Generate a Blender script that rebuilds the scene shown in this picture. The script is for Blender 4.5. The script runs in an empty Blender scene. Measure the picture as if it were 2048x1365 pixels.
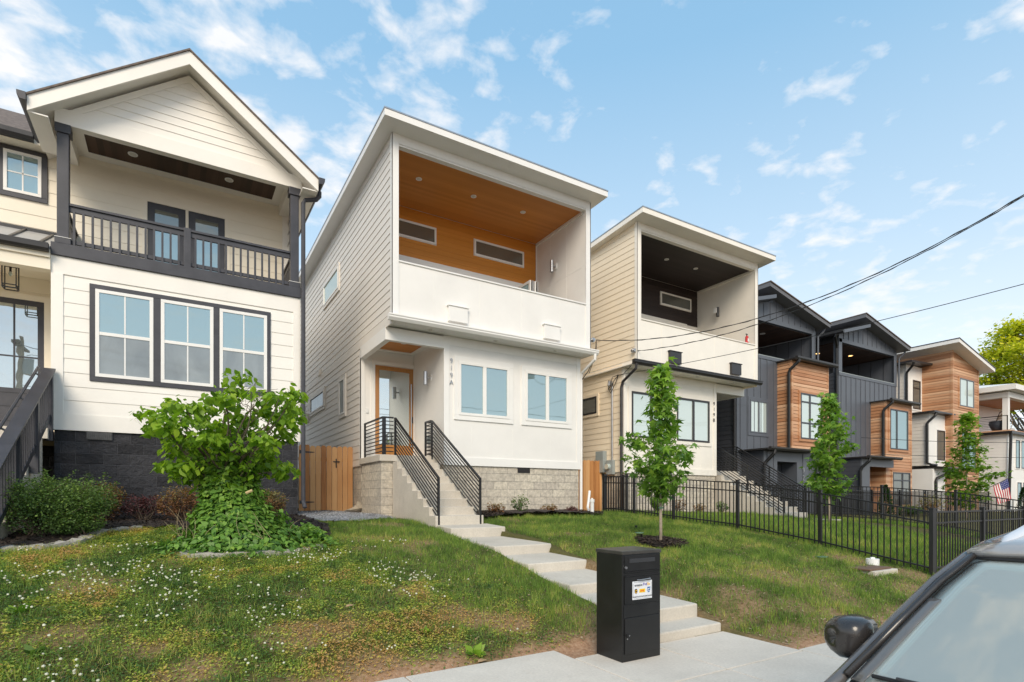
import bpy, math, random
import numpy as np
from mathutils import Vector, Matrix, noise as mnoise
random.seed(7); RNG = np.random.default_rng(11)
SC = bpy.context.scene
COL = SC.collection
R = math.radians

# ------------------------------------------------------------------ camera numbers (measured from the photograph)
YAW = R(31.3); SY, CY = math.sin(YAW), math.cos(YAW)
FPX, CX, HZ, EYE = 1105.0, 1024.0, 997.0, 1.55
def ray(px):
    a = (px - CX) / FPX
    return SY + a * CY, CY - a * SY
def atY(px, py, y):
    rx, ry = ray(px); d = y / ry
    return Vector((d * rx, y, EYE + (HZ - py) * d / FPX))
def atX(px, py, x):
    rx, ry = ray(px); d = x / rx
    return Vector((x, d * ry, EYE + (HZ - py) * d / FPX))

# ------------------------------------------------------------------ tagging
def setp(o, label=None, cat=None, group=None, kind=None):
    if label: o['label'] = label
    if cat: o['category'] = cat
    if group: o['group'] = group
    if kind: o['kind'] = kind
    return o
def thing(name, label, cat, loc=(0, 0, 0), group=None, rotz=0):
    o = bpy.data.objects.new(name, None); COL.objects.link(o)
    o.location = loc; o.rotation_euler = (0, 0, rotz); o.empty_display_size = .2
    return setp(o, label, cat, group)
def copy_tree(o, parent=None, loc=None, rotz=None):
    c = o.copy(); COL.objects.link(c)
    if parent is not None: c.parent = parent
    if loc is not None: c.location = loc
    if rotz is not None: c.rotation_euler = (0, 0, rotz)
    for ch in list(o.children): copy_tree(ch, c)
    return c
def world_loc(o):
    v = Vector((0, 0, 0))
    while o is not None:
        v += o.location; o = o.parent
    return v

# ------------------------------------------------------------------ mesh builder (world coordinates; made local to the parent on build)
class MB:
    def __init__(s): s.v = []; s.f = []
    def add(s, vs, fs):
        n = len(s.v); s.v += [tuple(p) for p in vs]; s.f += [tuple(i + n for i in f) for f in fs]; return s
    def box(s, x0, x1, y0, y1, z0, z1):
        if x0 > x1: x0, x1 = x1, x0
        if y0 > y1: y0, y1 = y1, y0
        if z0 > z1: z0, z1 = z1, z0
        return s.add([(x0,y0,z0),(x1,y0,z0),(x1,y1,z0),(x0,y1,z0),(x0,y0,z1),(x1,y0,z1),(x1,y1,z1),(x0,y1,z1)],
                     [(3,2,1,0),(4,5,6,7),(0,1,5,4),(1,2,6,5),(2,3,7,6),(3,0,4,7)])
    def quad(s, a, b, c, d): return s.add([a, b, c, d], [(0, 1, 2, 3)])
    def prism(s, poly, axis, a, b):
        """poly: 2-D outline; axis 'x': (y,z), 'y': (x,z), 'z': (x,y); extruded from a to b"""
        def P(p, t):
            return (t, p[0], p[1]) if axis == 'x' else (p[0], t, p[1]) if axis == 'y' else (p[0], p[1], t)
        n = len(poly)
        vs = [P(p, a) for p in poly] + [P(p, b) for p in poly]
        ar = sum(poly[i][0]*poly[(i+1)%n][1] - poly[(i+1)%n][0]*poly[i][1] for i in range(n))
        flip = (ar > 0) ^ (b < a) ^ (axis == 'y')
        fs = [tuple(range(n)), tuple(range(2*n-1, n-1, -1))] + [(i, i+n, (i+1)%n+n, (i+1)%n) for i in range(n)]
        if flip: fs = [tuple(reversed(f)) for f in fs]
        return s.add(vs, fs)
    def bar(s, p, q, w, h, up=(0, 0, 1)):
        p, q = Vector(p), Vector(q); d = (q - p).normalized(); u = Vector(up)
        sd = d.cross(u)
        if sd.length < 1e-4: sd = d.cross(Vector((1, 0, 0)))
        sd.normalize(); u = sd.cross(d).normalized()
        a, b = sd * w / 2, u * h / 2
        vs = [p-a-b, p+a-b, p+a+b, p-a+b, q-a-b, q+a-b, q+a+b, q-a+b]
        return s.add(vs, [(3,2,1,0),(4,5,6,7),(0,1,5,4),(1,2,6,5),(2,3,7,6),(3,0,4,7)])
    def tube(s, pts, r, n=8, caps=True):
        pts = [Vector(p) for p in pts]; rr = r if isinstance(r, (list, tuple)) else [r] * len(pts)
        base = len(s.v); prev = None
        for i, p in enumerate(pts):
            d = (pts[min(i+1, len(pts)-1)] - pts[max(i-1, 0)]).normalized()
            if prev is None:
                u = d.cross(Vector((0, 0, 1)));
                if u.length < 1e-3: u = Vector((1, 0, 0))
            else: u = prev - d * prev.dot(d)
            u.normalize(); prev = u; w = d.cross(u)
            for k in range(n):
                t = 2 * math.pi * k / n
                s.v.append(tuple(p + (u * math.cos(t) + w * math.sin(t)) * rr[i]))
        for i in range(len(pts) - 1):
            for k in range(n):
                a = base + i*n + k; b = base + i*n + (k+1) % n
                s.f.append((a, b, b + n, a + n))
        if caps:
            s.f.append(tuple(base + k for k in reversed(range(n))))
            s.f.append(tuple(base + (len(pts)-1)*n + k for k in range(n)))
        return s
    def disc(s, c, r, h, n=20, r2=None):
        c = Vector(c); return s.tube([c, c + Vector((0, 0, h))], [r, r2 if r2 else r], n)
    def build_each(s, name, m, parent=None, bevel=0):
        for i in range(0, len(s.v), 8):
            q = MB(); q.v = s.v[i:i+8]; q.f = [tuple(k - i for k in f) for f in s.f[i//8*6:i//8*6+6]]; q.build(name, m, parent, bevel)
    def build(s, name, m, parent=None, bevel=0, smooth=False):
        me = bpy.data.meshes.new(name)
        o = bpy.data.objects.new(name, me); COL.objects.link(o)
        off = Vector((0, 0, 0))
        if parent is not None:
            o.parent = parent; off = world_loc(parent)
        me.from_pydata([(v[0]-off.x, v[1]-off.y, v[2]-off.z) for v in s.v], [], s.f); me.update()
        me.materials.append(m)
        if smooth:
            for p in me.polygons: p.use_smooth = True
        if bevel:
            b = o.modifiers.new('bevel', 'BEVEL'); b.width = bevel; b.segments = 2; b.limit_method = 'ANGLE'; b.angle_limit = R(40)
        return o
def fast_mesh(name, V, k, m, parent=None, tint=None, tris=None, smooth=False):
    """V: (N,k,3) array of N k-gons"""
    N = V.shape[0]; me = bpy.data.meshes.new(name)
    o = bpy.data.objects.new(name, me); COL.objects.link(o)
    if parent is not None:
        o.parent = parent; V = V - np.array(world_loc(parent))
    me.vertices.add(N * k); me.vertices.foreach_set('co', V.reshape(-1).astype(np.float32))
    me.loops.add(N * k); me.loops.foreach_set('vertex_index', np.arange(N * k, dtype=np.int32))
    me.polygons.add(N); me.polygons.foreach_set('loop_start', np.arange(0, N * k, k, dtype=np.int32))
    try: me.polygons.foreach_set('loop_total', np.full(N, k, dtype=np.int32))
    except Exception: pass
    me.update(calc_edges=True)
    if tint is not None:
        at = me.attributes.new('tint', 'FLOAT', 'POINT')
        at.data.foreach_set('value', np.repeat(tint, k).astype(np.float32))
    me.materials.append(m)
    return o

# ------------------------------------------------------------------ materials
def new_mat(name):
    m = bpy.data.materials.new(name); m.use_nodes = True
    nt = m.node_tree; b = nt.nodes['Principled BSDF']
    return m, nt, b
def nd(nt, t, **k):
    n = nt.nodes.new(t)
    for a, v in k.items(): setattr(n, a, v)
    return n
def posvec(nt): return nd(nt, 'ShaderNodeNewGeometry').outputs['Position']
def ramp(nt, fac, stops):
    r = nd(nt, 'ShaderNodeValToRGB'); e = r.color_ramp.elements
    while len(e) < len(stops): e.new(.5)
    for el, (p, c) in zip(e, stops): el.position = p; el.color = (*c, 1) if len(c) == 3 else c
    nt.links.new(fac, r.inputs[0]); return r.outputs[0]
def noise(nt, vec, scale, detail=4, rough=.6, dist=0):
    n = nd(nt, 'ShaderNodeTexNoise'); n.inputs['Scale'].default_value = scale; n.inputs['Detail'].default_value = detail
    n.inputs['Roughness'].default_value = rough; n.inputs['Distortion'].default_value = dist
    nt.links.new(vec, n.inputs['Vector']); return n.outputs[0]
def mixc(nt, f, a, b, mode='MIX'):
    n = nd(nt, 'ShaderNodeMix', data_type='RGBA', blend_type=mode)
    for i, v in ((0, f), (6, a), (7, b)):
        if hasattr(v, 'links'): nt.links.new(v, n.inputs[i])
        else: n.inputs[i].default_value = v if i == 0 else (*v, 1)
    return n.outputs[2]
def mth(nt, op, a, b=None):
    n = nd(nt, 'ShaderNodeMath', operation=op)
    for i, v in ((0, a), (1, b)):
        if v is None: continue
        if hasattr(v, 'links'): nt.links.new(v, n.inputs[i])
        else: n.inputs[i].default_value = v
    return n.outputs[0]
def bump(nt, b, h, strength, dist=.01):
    n = nd(nt, 'ShaderNodeBump'); n.inputs['Strength'].default_value = strength; n.inputs['Distance'].default_value = dist
    nt.links.new(h, n.inputs['Height']); nt.links.new(n.outputs[0], b.inputs['Normal'])
def scaled(nt, vec, s):
    n = nd(nt, 'ShaderNodeMapping'); n.inputs['Scale'].default_value = s; nt.links.new(vec, n.inputs[0]); return n.outputs[0]
def sc(c, k): return tuple(min(1, x * k) for x in c)
def plain(name, c, rough=.5, var=.12, scale=3., metal=0, bmp=0, bscale=60, spec=.5, stretch=None, coat=0):
    m, nt, b = new_mat(name); p = posvec(nt)
    v = scaled(nt, p, stretch) if stretch else p
    f = noise(nt, v, scale, 6)
    c0 = ramp(nt, f, [(.3, sc(c, 1 - var)), (.7, sc(c, 1 + var * .6))])
    nt.links.new(c0, b.inputs['Base Color'])
    rr = mth(nt, 'ADD', mth(nt, 'MULTIPLY', f, .15), rough - .07); nt.links.new(rr, b.inputs['Roughness'])
    b.inputs['Metallic'].default_value = metal; b.inputs['Specular IOR Level'].default_value = spec
    b.inputs['Coat Weight'].default_value = coat; b.inputs['Coat Roughness'].default_value = .05
    if bmp: bump(nt, b, noise(nt, p, bscale, 5), bmp, .004)
    return m
def worn(name, c, stain):
    m, nt, b = new_mat(name); p = posvec(nt)
    big = noise(nt, p, 1.1, 6, .65); fine = noise(nt, p, 38, 5, .7); st = noise(nt, scaled(nt, p, (1, 1, .25)), 3.3, 7, .7)
    c0 = ramp(nt, big, [(.3, sc(c, .86)), (.7, sc(c, 1.05))])
    c1 = mixc(nt, ramp(nt, st, [(.56, (0, 0, 0)), (.78, (.55, .55, .55))]), c0, stain)
    nt.links.new(mixc(nt, 1, c1, ramp(nt, fine, [(.3, (.88, .88, .88)), (.7, (1.06, 1.06, 1.06))]), 'MULTIPLY'), b.inputs['Base Color'])
    b.inputs['Roughness'].default_value = .9; b.inputs['Specular IOR Level'].default_value = .2
    bump(nt, b, noise(nt, p, 95, 5), .3, .004); return m
def uvec(nt):
    """along-wall coordinate for axis aligned walls: (x + y, z, 0)"""
    s = nd(nt, 'ShaderNodeSeparateXYZ'); nt.links.new(posvec(nt), s.inputs[0])
    c = nd(nt, 'ShaderNodeCombineXYZ'); nt.links.new(mth(nt, 'ADD', s.outputs[0], s.outputs[1]), c.inputs[0]); nt.links.new(s.outputs[2], c.inputs[1])
    return c.outputs[0], s
def blocks(name, c1, c2, mortar, bw, bh, rough=.9, bmp=.9, z0=0):
    m, nt, b = new_mat(name); v, s = uvec(nt)
    mp = nd(nt, 'ShaderNodeMapping'); mp.inputs['Location'].default_value = (0, -z0, 0); nt.links.new(v, mp.inputs[0])
    br = nd(nt, 'ShaderNodeTexBrick'); nt.links.new(mp.outputs[0], br.inputs['Vector'])
    br.inputs['Scale'].default_value = 1; br.inputs['Brick Width'].default_value = bw; br.inputs['Row Height'].default_value = bh
    br.inputs['Mortar Size'].default_value = .008; br.inputs['Mortar Smooth'].default_value = .6
    br.inputs['Color1'].default_value = (*c1, 1); br.inputs['Color2'].default_value = (*c2, 1); br.inputs['Mortar'].default_value = (*mortar, 1)
    p = posvec(nt); f = noise(nt, p, 12, 8, .75)
    col = mixc(nt, 1, br.outputs['Color'], ramp(nt, f, [(.3, (.6, .6, .6)), (.7, (1.3, 1.3, 1.3))]), 'MULTIPLY')
    nt.links.new(col, b.inputs['Base Color']); b.inputs['Roughness'].default_value = rough
    h = mth(nt, 'SUBTRACT', noise(nt, p, 14, 8, .7), mth(nt, 'MULTIPLY', br.outputs['Fac'], .6))
    bump(nt, b, h, bmp, .03); b.inputs['Specular IOR Level'].default_value = .3
    return m
def boards(name, cs, rough=.55, pitch=.14, z0=0, axis='z', grain=1.0, spec=.35):
    """stained boards: each board its own tone, grain along the board"""
    m, nt, b = new_mat(name); v, s = uvec(nt)
    if axis == 'z': idx_src, along = s.outputs[2], v
    else: idx_src, along = (s.outputs[0] if axis == 'x' else s.outputs[1]), posvec(nt)
    idx = mth(nt, 'FLOOR', mth(nt, 'DIVIDE', mth(nt, 'SUBTRACT', idx_src, z0), pitch))
    wn = nd(nt, 'ShaderNodeTexWhiteNoise', noise_dimensions='1D'); nt.links.new(idx, wn.inputs['W'])
    if axis == 'z': g = scaled(nt, along, (1.2, 26, 1))
    elif axis == 'x': g = scaled(nt, along, (26, 1.2, 1.2))
    else: g = scaled(nt, along, (1.2, 26, 1.2))
    f = noise(nt, g, 1.5, 8, .65, .6)
    big = noise(nt, posvec(nt), .9, 3)
    t = mth(nt, 'ADD', mth(nt, 'MULTIPLY', wn.outputs[0], .55), mth(nt, 'ADD', mth(nt, 'MULTIPLY', f, .45 * grain), mth(nt, 'MULTIPLY', big, .3)))
    nt.links.new(ramp(nt, t, [(.25, cs[0]), (.55, cs[1]), (.95, cs[2])]), b.inputs['Base Color'])
    b.inputs['Roughness'].default_value = rough; b.inputs['Specular IOR Level'].default_value = spec
    bump(nt, b, f, .15, .004)
    return m
def glass(name, base, refl=.55, tint=(.9, .97, 1), rough=.015, wob=.02, folds=False):
    m, nt, b = new_mat(name); nt.nodes.remove(b)
    g = nd(nt, 'ShaderNodeBsdfGlossy'); g.inputs['Color'].default_value = (*tint, 1); g.inputs['Roughness'].default_value = rough
    d = nd(nt, 'ShaderNodeBsdfDiffuse'); d.inputs['Color'].default_value = (*base, 1)
    if folds:      # a sheer curtain behind the screen
        cu = noise(nt, scaled(nt, posvec(nt), (1.6, 1.6, .7)), 1.6, 4, .5, .8)
        nt.links.new(ramp(nt, cu, [(.3, sc(base, .75)), (.7, sc(base, 1.3))]), d.inputs['Color'])
    fr = nd(nt, 'ShaderNodeFresnel'); fr.inputs['IOR'].default_value = 1.5
    mx = nd(nt, 'ShaderNodeMixShader'); nt.links.new(mth(nt, 'MAXIMUM', fr.outputs[0], refl), mx.inputs[0])
    nt.links.new(d.outputs[0], mx.inputs[1]); nt.links.new(g.outputs[0], mx.inputs[2])
    bp = nd(nt, 'ShaderNodeBump'); bp.inputs['Strength'].default_value = wob; bp.inputs['Distance'].default_value = .05
    nt.links.new(noise(nt, posvec(nt), 1.6, 2), bp.inputs['Height']); nt.links.new(bp.outputs[0], g.inputs['Normal'])
    nt.links.new(mx.outputs[0], nt.nodes['Material Output'].inputs[0]); return m
def leafmat(name, cols, trans=.35, rough=.5):
    m, nt, b = new_mat(name)
    a = nd(nt, 'ShaderNodeAttribute', attribute_name='tint')
    c = ramp(nt, a.outputs['Fac'], [(i / (len(cols) - 1), k) for i, k in enumerate(cols)])
    nt.links.new(c, b.inputs['Base Color']); b.inputs['Roughness'].default_value = rough; b.inputs['Specular IOR Level'].default_value = .35
    t = nd(nt, 'ShaderNodeBsdfTranslucent'); nt.links.new(mixc(nt, 1, c, (1.5, 1.6, .7), 'MULTIPLY'), t.inputs[0])
    mx = nd(nt, 'ShaderNodeMixShader'); mx.inputs[0].default_value = trans
    nt.links.new(b.outputs[0], mx.inputs[1]); nt.links.new(t.outputs[0], mx.inputs[2])
    nt.links.new(mx.outputs[0], nt.nodes['Material Output'].inputs[0]); return m
def emit(name, c, s):
    m, nt, b = new_mat(name); b.inputs['Emission Color'].default_value = (*c, 1); b.inputs['Emission Strength'].default_value = s
    b.inputs['Base Color'].default_value = (*c, 1); return m

M = dict(
    white=plain('white_paint', (.80, .78, .745), .55, .05, 1.2),
    trim=plain('white_trim', (.82, .805, .775), .45, .04, 1.5),
    greige=plain('grey_white_siding', (.76, .715, .655), .45, .07, 1.0, stretch=(1, .25, 1.6)),
    cream=plain('cream_siding_warm_lit', (.87, .75, .58), .55, .05, 1.0),  # cream paint with the warm light on the side walls put into it
    creamtrim=plain('cream_trim', (.85, .805, .725), .5, .05, 1.5),
    farm=plain('farmhouse_siding', (.86, .825, .765), .55, .05, 1.2),
    wing=plain('farmhouse_siding_warm_shade', (.86, .785, .645), .55, .05, 1.2),  # farmhouse paint with the yellowish tint of its shaded walls put in
    charcoal=plain('charcoal_paint', (.050, .050, .060), .45, .25, 4, bmp=.15),
    black=plain('black_metal', (.013, .013, .014), .38, .2, 8),
    bronze=plain('dark_bronze_metal', (.028, .026, .027), .35, .2, 5),
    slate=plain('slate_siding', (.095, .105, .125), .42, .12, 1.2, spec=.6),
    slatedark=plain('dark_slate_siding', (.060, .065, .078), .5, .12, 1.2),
    silver=plain('brushed_metal', (.45, .45, .46), .3, .1, 6, metal=.9),
    concrete=worn('concrete', (.60, .55, .475), (.40, .35, .28)),
    paving=worn('sidewalk_concrete', (.68, .62, .54), (.50, .43, .34)),
    stone=blocks('split_face_block', (.50, .45, .38), (.62, .56, .46), (.42, .385, .33), .41, .2, z0=2.38, bmp=.7),
    blackstone=blocks('black_split_face_block', (.018, .018, .022), (.046, .046, .053), (.080, .080, .088), .41, .2, rough=.5, z0=2.77, bmp=1.0),
    orangewood=boards('orange_soffit_boards', [(.50, .19, .040), (.56, .22, .048), (.62, .255, .062)], .4, .1, 0, 'y', .4),
    orangewall=boards('orange_lap_boards', [(.57, .225, .034), (.63, .255, .043), (.69, .295, .058)], .45, .18, 0, 'z', .3),
    brownwood=boards('brown_soffit_boards', [(.025, .013, .009), (.05, .026, .016), (.085, .045, .028)], .5, .11, 0, 'x'),
    espresso=boards('espresso_boards', [(.022, .016, .014), (.030, .021, .019), (.040, .029, .026)], .5, .1, 0, 'y', .4),
    espressowall=boards('espresso_lap_boards', [(.032, .022, .019), (.042, .029, .025), (.05, .035, .03)], .5, .18, 0, 'z', .4),
    cedar=boards('cedar_siding', [(.21, .085, .038), (.45, .215, .105), (.64, .40, .245)], .55, .14, 0, 'z', 1.3),
    fencewood=boards('cedar_fence_boards', [(.28, .11, .035), (.52, .24, .085), (.72, .42, .19)], .6, .139, 2.70, 'x', 1.1),
    doorwood=plain('varnished_door_wood', (.42, .19, .048), .35, .15, 2, stretch=(12, 12, 1), coat=.3),
    shingle=plain('asphalt_shingle', (.17, .135, .115), .9, .4, 14, bmp=.5),
    metalroof=plain('metal_roof', (.40, .40, .40), .35, .1, 2),
    glass=glass('window_glass', (.19, .27, .28), .34, (.74, .90, .95)),
    glassdim=glass('dim_window_glass', (.13, .125, .11), .2, (.8, .9, .9)),
    glasspale=glass('blind_behind_glass', (.56, .62, .58), .30, (.85, .97, .97)),
    glassdoor=glass('door_glass', (.20, .24, .23), .62, (.95, 1, 1)),
    glassscreen=glass('screened_glass', (.19, .205, .20), .20, (.8, .85, .88), .05, .02, True),
    lamp=plain('lamp_lens', (.62, .60, .55), .4, .05, 5),
    lampwarm=emit('lit_lamp_lens', (1, .55, .18), 2.2),
    bulb=emit('lit_bulb', (1, .8, .5), 6),
    plastic=plain('white_plastic', (.78, .78, .76), .4, .05, 4),
    greenplastic=plain('green_plastic', (.10, .20, .13), .5, .1, 8),
    greymetal=plain('grey_enamel', (.30, .34, .34), .5, .08, 3),
    red=plain('red_enamel', (.55, .03, .03), .3, .1, 4),
    mulch=plain('dark_mulch', (.042, .030, .024), .95, .5, 45, bmp=1, bscale=60),
    gravel=plain('grey_gravel', (.36, .36, .37), .9, .5, 55, bmp=1, bscale=70),
    edging=plain('concrete_edging', (.40, .375, .34), .9, .3, 7, bmp=.6, bscale=40),
    bark=plain('bark', (.13, .10, .075), .9, .4, 14, bmp=.7, bscale=40),
    palebark=plain('pale_bark', (.33, .27, .21), .9, .3, 14, bmp=.5, bscale=40),
    cable=plain('black_cable', (.02, .02, .02), .6, .1, 5),
    rock=plain('tan_rock', (.40, .34, .26), .9, .3, 8, bmp=.7, bscale=25),
    terracotta=plain('dark_glazed_pot', (.055, .065, .085), .35, .2, 5),
    brownlid=plain('rusty_lid', (.16, .095, .06), .7, .3, 14, bmp=.4),
)
# ------------------------------------------------------------------ wall frames and shared house pieces
class Face:
    """a wall plane: u runs along it, o is the distance out of it"""
    def __init__(s, kind, pos): s.k, s.p = kind, pos
    def P(s, u, o, z):
        return (u, s.p - o, z) if s.k == 'front' else (s.p - o, u, z) if s.k == 'left' else (s.p + o, u, z)
    def box(s, mb, u0, u1, o0, o1, z0, z1):
        a, b = s.P(u0, o0, z0), s.P(u1, o1, z1)
        return mb.box(a[0], b[0], a[1], b[1], a[2], b[2])
def lap(mb, F, u0, u1, z0, z1, ex=.18, proud=.016):
    z = z0
    while z < z1 - .01:
        t = min(z + ex, z1)
        P = F.P
        vs = [P(u0, proud, z), P(u1, proud, z), P(u1, .004, t), P(u0, .004, t), P(u0, -.01, z), P(u1, -.01, z), P(u1, -.01, t), P(u0, -.01, t)]
        mb.add(vs, [(0,1,2,3), (4,5,1,0), (7,6,2,3), (0,3,7,4), (1,2,6,5)])
        z += ex
    return mb
def frame4(mb, F, u0, u1, z0, z1, w, o0, o1, wb=None):
    wb = wb or w
    F.box(mb, u0, u1, o0, o1, z1 - w, z1); F.box(mb, u0, u1, o0, o1, z0, z0 + wb)
    F.box(mb, u0, u0 + w, o0, o1, z0 + wb, z1 - w); F.box(mb, u1 - w, u1, o0, o1, z0 + wb, z1 - w)
    return mb
def window(parent, F, u0, u1, z0, z1, casing=None, cw=.1, frame=None, fw=.05, splits=(), gl=None, hbars=(), muntins=(), proud=.03, name='window', off=0):
    """casing > frame, panes. splits: u of vertical mullions; hbars: z of rails; muntins: thin bars ('v'|'h', pos)"""
    if off: F = Face(F.k, F.p - off if F.k != 'right' else F.p + off)
    mb = MB()
    if casing: frame4(mb, F, u0 - cw, u1 + cw, z0 - cw, z1 + cw, cw - .001, -.03, proud)
    else: frame4(mb, F, u0 - .015, u1 + .015, z0 - .015, z1 + .015, .014, -.03, proud * .6)
    w = mb.build(name, casing or frame, parent, bevel=.004)
    f = MB(); frame4(f, F, u0, u1, z0, z1, fw, -.03, proud + .012)
    for s_ in splits: F.box(f, s_ - fw * .75, s_ + fw * .75, -.03, proud + .010, z0 + fw, z1 - fw)
    us = [u0] + list(splits) + [u1]
    if hbars:
        for h in hbars:
            for a, b in zip(us, us[1:]):
                F.box(f, a + fw, b - fw, -.03, proud + .008, h - fw * .5, h + fw * .5)
    f.build('frame', frame, w, bevel=.003)
    for i, (a, b) in enumerate(zip(us, us[1:])):
        zs = [z0] + list(hbars) + [z1]
        for j, (c, d) in enumerate(zip(zs, zs[1:])):
            p = MB()
            g = gl[j % len(gl)] if isinstance(gl, (list, tuple)) else gl
            F.box(p, a + fw * .6, b - fw * .6, -.005, .014, c + fw * .4, d - fw * .4); p.build('pane', g, w)
    if muntins:
        mm = MB()
        for k, pos, lo, hi in muntins:
            if k == 'v': F.box(mm, pos - .011, pos + .011, .012, .022, lo, hi)
            else: F.box(mm, lo, hi, .012, .022, pos - .011, pos + .011)
        mm.build('muntin', frame, w)
    return w
def text_part(name, txt, F_at, size, m, parent, thick=.012, facing='front', font_gap=1.0, bold=0):
    c = bpy.data.curves.new(name, 'FONT'); c.body = txt; c.size = size; c.extrude = thick / 2; c.align_x = 'CENTER'; c.offset = bold; c.space_character = font_gap
    o = bpy.data.objects.new(name, c); COL.objects.link(o)
    o.rotation_euler = (R(90), 0, 0 if facing == 'front' else R(-90)); o.location = F_at
    bpy.context.view_layer.update()
    dg = bpy.context.evaluated_depsgraph_get(); me = bpy.data.meshes.new_from_object(o.evaluated_get(dg))
    me.transform(o.matrix_world)
    bpy.data.objects.remove(o)
    off = world_loc(parent); me.transform(Matrix.Translation(-off))
    r = bpy.data.objects.new(name, me); COL.objects.link(r); r.parent = parent
    me.materials.clear(); me.materials.append(m); return r
def sconce(parent, c, side, m, name='wall_lamp'):
    """up-and-down cylinder lamp on a wall; side: +1 wall is at +x, -1 wall at -x"""
    x, y, z = c
    mb = MB(); mb.box(x + side * .13, x + side * .155, y - .06, y + .06, z - .06, z + .11)
    r = mb.build('mounting_plate', M['trim'], None)
    b = MB(); b.tube([(x, y, z - .17), (x, y, z + .17)], .055, 20); b.box(x + side * .03, x + side * .13, y - .025, y + .025, z + .0, z + .04)
    bo = b.build(name, m, parent, bevel=.004)
    bpy.data.objects.remove(r); mb.build('mounting_plate', M['trim'], bo)
    return bo
def downlight(parent, c, r=.075, lens='lamp'):
    x, y, z = c
    o = MB().disc((x, y, z - .012), r, .02, 24).build('ceiling_light', M['trim'], parent)
    MB().disc((x, y, z - .016), r * .72, .01, 24).build('lens', M[lens], o)
def handrail(parent, pts_top, drop, posts, mat, nbars=9, sz=.022, tops=.035, name='handrail'):
    """pts_top: polyline of the top rail (centre); bars hang below it in parallel; posts: (p_top, z_bottom)"""
    h = MB()
    for a, b in zip(pts_top, pts_top[1:]): h.bar(a, b, .045, tops)
    root = h.build(name, mat, parent)
    for p, zb in posts:
        MB().box(p[0] - .021, p[0] + .021, p[1] - .021, p[1] + .021, zb, p[2] + .012).build('post', mat, root)
    for k in range(1, nbars + 1):
        b_ = MB(); dz = drop * k / nbars
        for a, b in zip(pts_top, pts_top[1:]):
            b_.bar((a[0], a[1], a[2] - dz), (b[0], b[1], b[2] - dz), sz * .7, sz)
        b_.build('rail_bar', mat, root)
    return root

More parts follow.
